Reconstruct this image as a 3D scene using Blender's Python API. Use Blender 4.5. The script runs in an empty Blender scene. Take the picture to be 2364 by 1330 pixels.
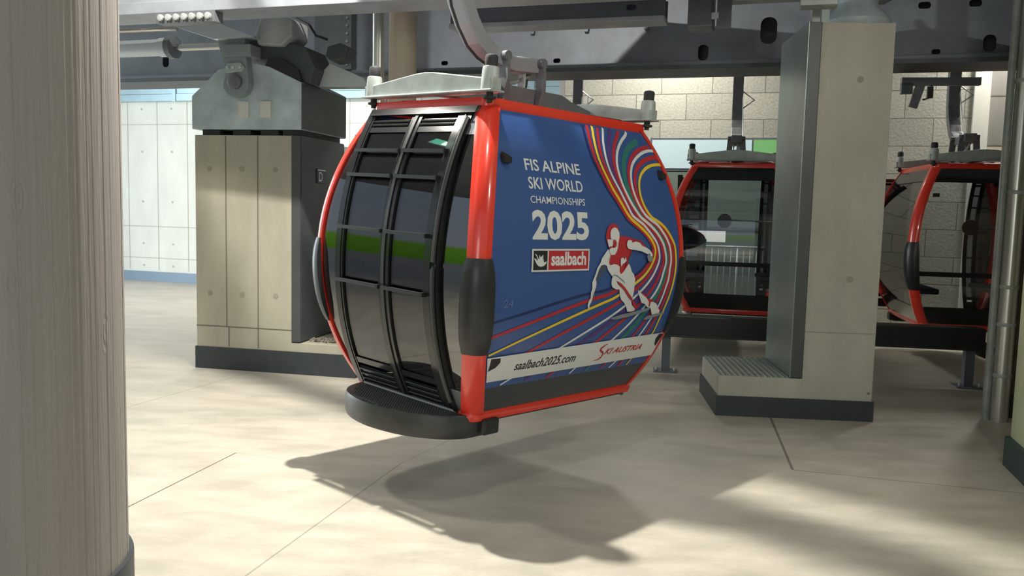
import bpy, bmesh, math, random
from mathutils import Vector, Matrix
random.seed(7)
C = bpy.context.scene.collection
PI = math.pi
# ------------------------------------------------------------------ camera
H = 2.15; FPX = 1950.0
pitch = math.radians(5.37); roll = math.radians(1.41)
fwd = Vector((0, math.cos(pitch), -math.sin(pitch)))
r0 = Vector((1, 0, 0)); u0 = r0.cross(fwd)
RT = math.cos(roll)*r0 + math.sin(roll)*u0
UP = -math.sin(roll)*r0 + math.cos(roll)*u0
cam = bpy.data.objects.new('camera', bpy.data.cameras.new('camera')); C.objects.link(cam)
cam.data.sensor_width = 36; cam.data.lens = FPX/2364*36
cam.data.clip_start = .05; cam.data.clip_end = 300
M = Matrix((RT, UP, -fwd)).transposed().to_4x4(); M.translation = Vector((0, 0, H))
cam.matrix_world = M
bpy.context.scene.camera = cam
# ------------------------------------------------------------------ exposure
vs = bpy.context.scene.view_settings
vs.view_transform = 'Standard'; vs.look = 'None'; vs.gamma = 1.0; vs.use_curve_mapping = False
vs.exposure = 0.0
bpy.context.scene.cycles.max_bounces = 10
bpy.context.scene.cycles.transparent_max_bounces = 24
# ------------------------------------------------------------------ world: sky above a meadow hillside
W = bpy.data.worlds.new('world'); bpy.context.scene.world = W; W.use_nodes = True
nt = W.node_tree; nt.nodes.clear()
wo = nt.nodes.new('ShaderNodeOutputWorld'); bg = nt.nodes.new('ShaderNodeBackground')
tc = nt.nodes.new('ShaderNodeTexCoord'); sx = nt.nodes.new('ShaderNodeSeparateXYZ')
cr = nt.nodes.new('ShaderNodeValToRGB'); mr = nt.nodes.new('ShaderNodeMapRange')
nt.links.new(tc.outputs['Generated'], sx.inputs[0])
mr.inputs[1].default_value = -1; mr.inputs[2].default_value = 1
nt.links.new(sx.outputs[2], mr.inputs[0]); nt.links.new(mr.outputs[0], cr.inputs[0])
cr.color_ramp.interpolation = 'LINEAR'
el = cr.color_ramp.elements
el[0].position = 0; el[0].color = (.18, .2, .2, 1)
el[1].position = 1; el[1].color = (.5, .68, 1, 1)
for p, c in ((.488, (.35, .38, .4, 1)), (.492, (.2, .55, .04, 1)), (.53, (.32, .72, .08, 1)), (.533, (.62, .72, .8, 1))):
    e = el.new(p); e.color = c
nt.links.new(cr.outputs[0], bg.inputs[0]); bg.inputs[1].default_value = .7
nt.links.new(bg.outputs[0], wo.inputs[0])
# ------------------------------------------------------------------ lamps under the ceiling, daylight from the open side, plus added fills
def area(name, loc, size, power, col, rot=(0, 0, 0), size_y=None):
    l = bpy.data.lights.new(name, 'AREA'); l.energy = power; l.color = col
    l.size = size
    if size_y: l.shape = 'RECTANGLE'; l.size_y = size_y
    o = bpy.data.objects.new(name, l); C.objects.link(o); o.location = loc; o.rotation_euler = rot
    return o
WARM = (1, .955, .87); COOL = (.86, .94, 1)
area('ceiling_lamp', (-1.0, 6.6, 6.1), .1, 740, WARM)
area('ceiling_lamp', (.8, 3.7, 6.1), .4, 55, WARM)
area('ceiling_lamp', (-4.5, 7.5, 6.1), .5, 150, WARM)
area('pillar_fill', (3.3, 3.6, 4.4), .5, 60, WARM, (math.radians(70), 0, 0))  # added fill that brightens the tall pillar and blue panel, no fixture
area('ceiling_lamp', (-4.5, 17.5, 6.1), .8, 330, WARM)
area('ceiling_lamp', (2.6, 15.3, 6.1), .8, 190, WARM)
area('ceiling_lamp', (8.6, 13.9, 6.1), .8, 190, WARM)
area('daylight_left', (-13.5, 15.5, 3.2), 10, 1700, COOL, (0, -PI/2, 0), 5)
area('daylight_fill', (-1.6, -2.2, 2.4), 2.5, 75, (1, .95, .92), (PI/2, 0, 0))  # added fill from the spectator side, lifts the near pillar

# ------------------------------------------------------------------ materials
def mat(name, col, rough=.5, metal=0., spec=.5, noise=0., nscale=4., bump=0., bscale=30., coat=0., ncol=None, stretch=None, emit=None):
    m = bpy.data.materials.new(name); m.use_nodes = True; t = m.node_tree
    b = t.nodes['Principled BSDF']
    b.inputs['Base Color'].default_value = (*col, 1); b.inputs['Roughness'].default_value = rough
    b.inputs['Metallic'].default_value = metal; b.inputs['Specular IOR Level'].default_value = spec
    b.inputs['Coat Weight'].default_value = coat; b.inputs['Coat Roughness'].default_value = .08
    if emit:
        b.inputs['Emission Color'].default_value = (*emit[0], 1); b.inputs['Emission Strength'].default_value = emit[1]
    if noise or bump:
        tcn = t.nodes.new('ShaderNodeTexCoord'); mp = t.nodes.new('ShaderNodeMapping')
        t.links.new(tcn.outputs['Object'], mp.inputs[0])
        if stretch: mp.inputs['Scale'].default_value = stretch
    if noise:
        n = t.nodes.new('ShaderNodeTexNoise'); n.inputs['Scale'].default_value = nscale
        n.inputs['Detail'].default_value = 6; n.inputs['Roughness'].default_value = .62
        t.links.new(mp.outputs[0], n.inputs[0])
        r = t.nodes.new('ShaderNodeValToRGB'); r.color_ramp.elements[0].position = .3; r.color_ramp.elements[1].position = .7
        lo = ncol or tuple(c*(1-noise) for c in col); hi = tuple(min(1, c*(1+noise*.6)) for c in col)
        r.color_ramp.elements[0].color = (*lo, 1); r.color_ramp.elements[1].color = (*hi, 1)
        t.links.new(n.outputs[0], r.inputs[0]); t.links.new(r.outputs[0], b.inputs['Base Color'])
    if bump:
        n2 = t.nodes.new('ShaderNodeTexNoise'); n2.inputs['Scale'].default_value = bscale; n2.inputs['Detail'].default_value = 5
        t.links.new(mp.outputs[0], n2.inputs[0])
        bp = t.nodes.new('ShaderNodeBump'); bp.inputs['Strength'].default_value = bump; bp.inputs['Distance'].default_value = .01
        t.links.new(n2.outputs[0], bp.inputs['Height']); t.links.new(bp.outputs[0], b.inputs['Normal'])
    return m
def glass(name, tint, refl, rough=.01):
    m = bpy.data.materials.new(name); m.use_nodes = True; t = m.node_tree; t.nodes.clear()
    o = t.nodes.new('ShaderNodeOutputMaterial'); mx = t.nodes.new('ShaderNodeMixShader')
    tr = t.nodes.new('ShaderNodeBsdfTransparent'); gl = t.nodes.new('ShaderNodeBsdfGlossy'); fr = t.nodes.new('ShaderNodeFresnel')
    mt = t.nodes.new('ShaderNodeMath'); mt.operation = 'MULTIPLY_ADD'; mt.inputs[1].default_value = refl; mt.inputs[2].default_value = refl*.06
    mt.use_clamp = True
    tr.inputs[0].default_value = (*tint, 1); gl.inputs['Roughness'].default_value = rough; fr.inputs[0].default_value = 1.5
    t.links.new(fr.outputs[0], mt.inputs[0]); t.links.new(mt.outputs[0], mx.inputs[0])
    t.links.new(tr.outputs[0], mx.inputs[1]); t.links.new(gl.outputs[0], mx.inputs[2]); t.links.new(mx.outputs[0], o.inputs[0])
    return m
red = mat('red_paint', (.68, .035, .016), .28, coat=.6)
roof_red = mat('roof_dull_red', (.2, .035, .03), .5)
film_blue = mat('blue_film', (.035, .085, .26), .3, coat=.25)
film_navy = mat('navy_ink', (.012, .025, .1), .3, coat=.25)
film_white = mat('white_ink', (.62, .63, .62), .35)
film_red = mat('red_ink', (.42, .025, .035), .35)
film_yellow = mat('yellow_ink', (.72, .5, .03), .35)
film_green = mat('green_ink', (.03, .16, .14), .35)
film_purple = mat('purple_ink', (.09, .04, .17), .35)
film_grey = mat('grey_ink', (.2, .23, .25), .35)
film_shade = mat('shade_ink', (.06, .08, .12), .35)
film_black = mat('black_ink', (.015, .015, .018), .4)
black = mat('black_plastic', (.018, .019, .02), .38, noise=.3, nscale=12)
gloss_black = mat('gloss_black', (.014, .015, .015), .16, spec=.6)
rubber = mat('rubber', (.02, .021, .022), .7, bump=.2, bscale=60)
step_m = mat('step_rubber', (.035, .038, .036), .42, noise=.3, nscale=6, bump=.1, bscale=50)
frame_grey = mat('anodised_dark', (.055, .06, .058), .33, metal=.4)
panel_dark = mat('dark_lower_panel', (.03, .035, .045), .3, coat=.4)
galv = mat('galvanised_steel', (.4, .44, .42), .5, metal=.2, noise=.25, nscale=5, bump=.08)
galv_dark = mat('dark_galvanised', (.16, .17, .185), .45, metal=.2, noise=.2, nscale=6)
steel_blue = mat('painted_girder', (.125, .145, .17), .45, metal=.15, noise=.22, nscale=2.2, bump=.06)
steel_light = mat('painted_girder_light', (.33, .36, .39), .45, metal=.15, noise=.2, nscale=3)
steel_dark = mat('dark_girder', (.07, .085, .09), .5, metal=.3, noise=.25, nscale=2)
saddle_m = mat('cast_saddle', (.46, .53, .56), .5, metal=.1, noise=.3, nscale=2.5, bump=.1)
jacket_m = mat('steel_jacket', (.075, .08, .084), .45, metal=.2, noise=.12, nscale=3)
jacket_side = mat('jacket_flank', (.24, .285, .26), .38, metal=.4, noise=.12, nscale=2)
chrome = mat('polished_steel', (.62, .6, .57), .16, metal=1)
zinc = mat('zinc_white', (.55, .6, .62), .4, metal=.3)
tray_m = mat('tray_blue', (.36, .5, .56), .4, metal=.3, noise=.1)
plinth_m = mat('dark_plinth_paint', (.035, .043, .048), .5, noise=.15, nscale=8)
skirt_m = mat('skirting_blue', (.2, .27, .35), .45)
seat_m = mat('seat_fabric', (.04, .042, .045), .8)
inner_m = mat('cabin_lining', (.09, .095, .1), .6)
white_lamp = mat('white_plastic', (.6, .6, .56), .5)
g_door = glass('tinted_glass', (.5, .5, .52), .75)
g_quarter = glass('reflective_glass', (.62, .64, .65), 1.9)
g_clear = glass('clear_glass', (.82, .85, .86), .8)
# concrete
def concrete(name, col, boards=None, bump=.25, tie=None, rough=.75, stretch=(1, 1, .35), noise=.16, joints=None):
    m = mat(name, col, rough, noise=noise, nscale=2.2, bump=bump, bscale=14, stretch=stretch, spec=.25)
    return m
conc_box = concrete('concrete_fair', (.42, .395, .315))
conc_cen = concrete('concrete_centre', (.42, .405, .35))
conc_near = concrete('concrete_near', (.285, .262, .242), bump=.5, stretch=(3.5, 3.5, .22), noise=.1)
def add_knots(m):
    t = m.node_tree; b = t.nodes['Principled BSDF']; L = t.links.new
    tcn = t.nodes.new('ShaderNodeTexCoord'); mp = t.nodes.new('ShaderNodeMapping'); mp.inputs['Scale'].default_value = (5, 5, 1.6)
    L(tcn.outputs['Object'], mp.inputs[0])
    vo = t.nodes.new('ShaderNodeTexVoronoi'); vo.inputs['Scale'].default_value = 1.3; vo.inputs['Randomness'].default_value = 1
    L(mp.outputs[0], vo.inputs[0])
    sn = t.nodes.new('ShaderNodeMath'); sn.operation = 'MULTIPLY'; sn.inputs[1].default_value = 60; L(vo.outputs['Distance'], sn.inputs[0])
    s2 = t.nodes.new('ShaderNodeMath'); s2.operation = 'SINE'; L(sn.outputs[0], s2.inputs[0])
    mr_ = t.nodes.new('ShaderNodeMapRange'); mr_.inputs[1].default_value = .1; mr_.inputs[2].default_value = .3; mr_.inputs[3].default_value = 1; mr_.inputs[4].default_value = 0
    L(vo.outputs['Distance'], mr_.inputs[0])
    mu = t.nodes.new('ShaderNodeMath'); mu.operation = 'MULTIPLY'; L(s2.outputs[0], mu.inputs[0]); L(mr_.outputs[0], mu.inputs[1])
    bp = t.nodes.new('ShaderNodeBump'); bp.inputs['Strength'].default_value = .35; bp.inputs['Distance'].default_value = .006
    old = b.inputs['Normal'].links[0].from_socket
    L(mu.outputs[0], bp.inputs['Height']); L(old, bp.inputs['Normal']); L(bp.outputs[0], b.inputs['Normal'])
add_knots(conc_near)
conc_col = concrete('concrete_column', (.46, .4, .31))
conc_wall = concrete('concrete_white', (.66, .66, .6), noise=.08)
conc_green = concrete('plaster_green', (.5, .52, .34), noise=.08)
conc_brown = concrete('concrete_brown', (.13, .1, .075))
conc_beige = concrete('concrete_beige', (.5, .44, .34), noise=.1)
conc_grey2 = concrete('concrete_grey', (.24, .23, .21), noise=.1)
ceil_m = concrete('concrete_ceiling', (.36, .36, .355))
line_m = mat('wall_joint', (.42, .41, .36), .9)
lug_m = mat('lug_grey', (.25, .28, .29), .45, metal=.1)
pipe_m = mat('bright_pipe', (.6, .59, .56), .28, metal=.75)
groove_m = mat('groove', (.16, .15, .12), .9)
tie_m = mat('tie_hole', (.3, .28, .22), .9)
def block_material():
    m = bpy.data.materials.new('split_block'); m.use_nodes = True; t = m.node_tree; b = t.nodes['Principled BSDF']
    tcn = t.nodes.new('ShaderNodeTexCoord'); sp = t.nodes.new('ShaderNodeSeparateXYZ'); cb = t.nodes.new('ShaderNodeCombineXYZ')
    t.links.new(tcn.outputs['Object'], sp.inputs[0]); t.links.new(sp.outputs[0], cb.inputs[0]); t.links.new(sp.outputs[2], cb.inputs[1])
    br = t.nodes.new('ShaderNodeTexBrick'); t.links.new(cb.outputs[0], br.inputs[0])
    br.inputs['Scale'].default_value = 1; br.inputs['Brick Width'].default_value = .96; br.inputs['Row Height'].default_value = .49
    br.inputs['Mortar Size'].default_value = .009; br.inputs['Mortar Smooth'].default_value = .3
    br.inputs['Color1'].default_value = (.5, .49, .42, 1); br.inputs['Color2'].default_value = (.42, .415, .36, 1); br.inputs['Mortar'].default_value = (.2, .19, .16, 1)
    n = t.nodes.new('ShaderNodeTexNoise'); n.inputs['Scale'].default_value = 24; n.inputs['Detail'].default_value = 6
    t.links.new(tcn.outputs['Object'], n.inputs[0])
    mx = t.nodes.new('ShaderNodeMixRGB'); mx.blend_type = 'MULTIPLY'; mx.inputs[0].default_value = .5
    r = t.nodes.new('ShaderNodeValToRGB'); r.color_ramp.elements[0].position = .3; r.color_ramp.elements[1].position = .65
    r.color_ramp.elements[0].color = (.55, .55, .52, 1)
    t.links.new(n.outputs[0], r.inputs[0]); t.links.new(br.outputs[0], mx.inputs[1]); t.links.new(r.outputs[0], mx.inputs[2])
    t.links.new(mx.outputs[0], b.inputs['Base Color']); b.inputs['Roughness'].default_value = .85
    ad = t.nodes.new('ShaderNodeMath'); ad.operation = 'MULTIPLY_ADD'; ad.inputs[1].default_value = -1.2
    t.links.new(br.outputs['Fac'], ad.inputs[0]); t.links.new(n.outputs[0], ad.inputs[2])
    bp = t.nodes.new('ShaderNodeBump'); bp.inputs['Strength'].default_value = .45; bp.inputs['Distance'].default_value = .018
    t.links.new(ad.outputs[0], bp.inputs['Height']); t.links.new(bp.outputs[0], b.inputs['Normal'])
    return m
block_m = block_material()
# polished concrete floor with cut joints (world metres)
JOINTS = [((-3.25, 3.2), (-2.34, 7.1), .006, .9), ((-2.34, 7.1), (-1.75, 6.9), .004, .35), ((-1.85, 3.4), (-.9, 6.9), .006, .45), ((-.9, 6.9), (-.2, 8.4), .004, .5),
          ((-4.2, 7.9), (-3.25, 10.7), .005, .6), ((2.81, 8.95), (2.42, 7.0), .012, .7), ((2.42, 7.0), (4.2, 6.5), .007, .6), ((-9, 14.0), (-3.9, 12.8), .006, .4)]
def floor_material():
    m = bpy.data.materials.new('polished_concrete'); m.use_nodes = True; t = m.node_tree; b = t.nodes['Principled BSDF']
    L = t.links.new
    def N(k, **kw):
        n = t.nodes.new(k)
        for a, v in kw.items(): setattr(n, a, v)
        return n
    geo = N('ShaderNodeNewGeometry')
    def noise(sc, det, stretch=(1, 1, 1), rot=0):
        mp = N('ShaderNodeMapping'); mp.inputs['Scale'].default_value = stretch; mp.inputs['Rotation'].default_value = (0, 0, rot)
        L(geo.outputs['Position'], mp.inputs[0])
        n = N('ShaderNodeTexNoise'); n.inputs['Scale'].default_value = sc; n.inputs['Detail'].default_value = det; n.inputs['Roughness'].default_value = .6
        L(mp.outputs[0], n.inputs[0]); return n
    n1 = noise(.55, 5, (1, 1.8, 1), .3); n2 = noise(2.4, 9, (.7, 1.7, 1), .15); n3 = noise(26, 3)
    def ramp(n, a, ca, b_, cb):
        r = N('ShaderNodeValToRGB'); r.color_ramp.elements[0].position = a; r.color_ramp.elements[1].position = b_
        r.color_ramp.elements[0].color = (*ca, 1); r.color_ramp.elements[1].color = (*cb, 1); L(n.outputs[0], r.inputs[0]); return r
    def mixc(a, b_, fac, mode='MULTIPLY'):
        x = N('ShaderNodeMixRGB'); x.blend_type = mode
        if isinstance(fac, float): x.inputs[0].default_value = fac
        else: L(fac, x.inputs[0])
        L(a, x.inputs[1])
        if isinstance(b_, tuple): x.inputs[2].default_value = (*b_, 1)
        else: L(b_, x.inputs[2])
        return x.outputs[0]
    c = ramp(n1, .35, (.42, .395, .335), .65, (.51, .47, .395)).outputs[0]
    c = mixc(c, ramp(n2, .36, (.8, .8, .78), .62, (1.06, 1.05, 1.03)).outputs[0], .75)
    c = mixc(c, ramp(n3, .3, (.9, .9, .9), .6, (1, 1, 1)).outputs[0], .6)
    tot = None
    for (ax, ay), (bx, by), w_, s in JOINTS:
        dx, dy = bx-ax, by-ay; ln = math.hypot(dx, dy); dx /= ln; dy /= ln
        def lin(nx, ny, off):
            d = N('ShaderNodeVectorMath', operation='DOT_PRODUCT'); d.inputs[1].default_value = (nx, ny, 0); L(geo.outputs['Position'], d.inputs[0])
            s_ = N('ShaderNodeMath', operation='SUBTRACT'); L(d.outputs['Value'], s_.inputs[0]); s_.inputs[1].default_value = off; return s_
        perp = lin(-dy, dx, -dy*ax+dx*ay); al = lin(dx, dy, dx*(ax+bx)/2+dy*(ay+by)/2)
        A1 = N('ShaderNodeMath', operation='ABSOLUTE'); L(perp.outputs[0], A1.inputs[0])
        l1 = N('ShaderNodeMath', operation='LESS_THAN'); L(A1.outputs[0], l1.inputs[0]); l1.inputs[1].default_value = w_
        A2 = N('ShaderNodeMath', operation='ABSOLUTE'); L(al.outputs[0], A2.inputs[0])
        l2 = N('ShaderNodeMath', operation='LESS_THAN'); L(A2.outputs[0], l2.inputs[0]); l2.inputs[1].default_value = ln/2
        mu = N('ShaderNodeMath', operation='MULTIPLY'); L(l1.outputs[0], mu.inputs[0]); L(l2.outputs[0], mu.inputs[1])
        m2 = N('ShaderNodeMath', operation='MULTIPLY'); L(mu.outputs[0], m2.inputs[0]); m2.inputs[1].default_value = s
        if tot is None: tot = m2
        else:
            a_ = N('ShaderNodeMath', operation='MAXIMUM'); L(tot.outputs[0], a_.inputs[0]); L(m2.outputs[0], a_.inputs[1]); tot = a_
    c = mixc(c, (.07, .06, .045), tot.outputs[0], 'MIX')
    L(c, b.inputs['Base Color'])
    rr = ramp(n2, .3, (.38, .38, .38), .7, (.55, .55, .55)); L(rr.outputs[0], b.inputs['Roughness']); b.inputs['Specular IOR Level'].default_value = .4
    bp = N('ShaderNodeBump'); bp.inputs['Strength'].default_value = .06; bp.inputs['Distance'].default_value = .01
    L(n3.outputs[0], bp.inputs['Height']); L(bp.outputs[0], b.inputs['Normal'])
    return m
floor_m = floor_material()
# ------------------------------------------------------------------ mesh helpers
class MB:
    def __init__(s): s.v = []; s.f = []; s.m = []; s.sm = []
    def add(s, vs, fs, mi=0, smooth=False):
        o = len(s.v); s.v += [tuple(p) for p in vs]
        for f in fs: s.f.append(tuple(i+o for i in f)); s.m.append(mi); s.sm.append(smooth)
        return s
    def box(s, x0, x1, y0, y1, z0, z1, mi=0):
        vs = [(x, y, z) for z in (z0, z1) for y in (y0, y1) for x in (x0, x1)]
        return s.add(vs, [(0, 2, 3, 1), (4, 5, 7, 6), (0, 1, 5, 4), (2, 6, 7, 3), (0, 4, 6, 2), (1, 3, 7, 5)], mi)
    def prism(s, poly, fn, a, b, mi=0):
        """poly in 2D; fn(p, t) -> 3D; extruded between t=a and t=b"""
        n = len(poly); vs = [fn(p, a) for p in poly]+[fn(p, b) for p in poly]
        fs = [tuple(range(n))[::-1], tuple(range(n, 2*n))]+[(i, (i+1) % n, n+(i+1) % n, n+i) for i in range(n)]
        return s.add(vs, fs, mi)
    def grid(s, fn, us, ws, o0, o1, mi=0, smooth=True):
        nu, nw = len(us), len(ws); vs = [fn(u, w, o) for o in (o0, o1) for u in us for w in ws]; fs = []
        K = nu*nw; I = lambda l, i, j: l*K+i*nw+j
        for i in range(nu-1):
            for j in range(nw-1):
                fs.append((I(1, i, j), I(1, i+1, j), I(1, i+1, j+1), I(1, i, j+1)))
                fs.append((I(0, i, j), I(0, i, j+1), I(0, i+1, j+1), I(0, i+1, j)))
        s.add(vs, fs, mi, smooth); o = len(s.v)-2*K
        ed = []
        for i in range(nu-1):
            ed.append((I(0, i, 0), I(0, i+1, 0), I(1, i+1, 0), I(1, i, 0))); ed.append((I(0, i, nw-1), I(1, i, nw-1), I(1, i+1, nw-1), I(0, i+1, nw-1)))
        for j in range(nw-1):
            ed.append((I(0, 0, j), I(1, 0, j), I(1, 0, j+1), I(0, 0, j+1))); ed.append((I(0, nu-1, j), I(0, nu-1, j+1), I(1, nu-1, j+1), I(1, nu-1, j)))
        for f in ed: s.f.append(tuple(i+o for i in f)); s.m.append(mi); s.sm.append(False)
        return s
    def tube(s, pts, r, n=14, mi=0, rect=None, up=Vector((0, 0, 1)), rs=None):
        """round tube (radius r) or rectangular section rect=(w,h) swept along pts"""
        pts = [Vector(p) for p in pts]; rings = []; smooth = rect is None
        for i, p in enumerate(pts):
            d = (pts[min(i+1, len(pts)-1)]-pts[max(i-1, 0)]).normalized()
            a = d.cross(up)
            if a.length < 1e-3: a = d.cross(Vector((1, 0, 0)))
            a.normalize(); b = a.cross(d).normalized()
            R_ = rs[i] if rs else r
            if rect: rings.append([p+a*x*rect[0]/2+b*y*rect[1]/2 for x, y in ((-1, -1), (1, -1), (1, 1), (-1, 1))])
            else: rings.append([p+(a*math.cos(2*PI*k/n)+b*math.sin(2*PI*k/n))*R_ for k in range(n)])
        n = len(rings[0]); vs = [q for g in rings for q in g]; fs = []
        for i in range(len(rings)-1):
            for k in range(n): fs.append((i*n+k, i*n+(k+1) % n, (i+1)*n+(k+1) % n, (i+1)*n+k))
        s.add(vs, fs, mi, smooth); s.add(rings[0], [tuple(range(n))[::-1]], mi); s.add(rings[-1], [tuple(range(n))], mi)
        return s
    def lathe(s, prof, c, n=28, mi=0, axis='z'):
        c = Vector(c); vs = []
        for r, h in prof:
            for k in range(n):
                a = 2*PI*k/n; x, y = r*math.cos(a), r*math.sin(a)
                vs.append(c+(Vector((x, y, h)) if axis == 'z' else Vector((x, h, y)) if axis == 'y' else Vector((h, x, y))))
        m = len(prof); fs = [(i*n+k, i*n+(k+1) % n, (i+1)*n+(k+1) % n, (i+1)*n+k) for i in range(m-1) for k in range(n)]
        s.add(vs, fs, mi, True); s.add(vs[:n], [tuple(range(n))], mi); s.add(vs[-n:], [tuple(range(n))], mi)
        return s
    def build(s, name, mats, parent=None, bevel=0, merge=True, loc=None):
        me = bpy.data.meshes.new(name); me.from_pydata(s.v, [], s.f)
        if not isinstance(mats, (list, tuple)): mats = [mats]
        for m in mats: me.materials.append(m)
        for p, mi, sm in zip(me.polygons, s.m, s.sm): p.material_index = mi; p.use_smooth = sm
        bm = bmesh.new(); bm.from_mesh(me)
        if merge: bmesh.ops.remove_doubles(bm, verts=bm.verts, dist=1e-5)
        bmesh.ops.recalc_face_normals(bm, faces=bm.faces)
        if bevel:
            es = [e for e in bm.edges if e.is_manifold and len(e.link_faces) == 2 and e.calc_face_angle(0) > .6]
            bmesh.ops.bevel(bm, geom=es, offset=bevel, segments=2, affect='EDGES', profile=.6, clamp_overlap=True)
        for e in bm.edges:
            if len(e.link_faces) == 2 and (e.calc_face_angle(0) > .61 or e.link_faces[0].smooth != e.link_faces[1].smooth): e.smooth = False
        bm.to_mesh(me); bm.free()
        o = bpy.data.objects.new(name, me); C.objects.link(o)
        if parent: o.parent = parent
        if loc: o.location = loc
        return o
def tag(o, label=None, cat=None, group=None, kind=None):
    if label: o['label'] = label
    if cat: o['category'] = cat
    if group: o['group'] = group
    if kind: o['kind'] = kind
    return o
def empty(name, loc=(0, 0, 0), rz=0, label=None, cat=None, group=None):
    o = bpy.data.objects.new(name, None); C.objects.link(o); o.location = loc; o.rotation_euler = (0, 0, rz); o.empty_display_size = .2
    return tag(o, label, cat, group)
def copy_tree(o, parent=None):
    c = o.copy(); C.objects.link(c); c.parent = parent
    for ch in [x for x in list(C.objects) if x.parent == o]: copy_tree(ch, c)
    return c
def rng(a, b, n): return [a+(b-a)*i/(n-1) for i in range(n)]
def struct(o): return tag(o, kind='structure')
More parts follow.
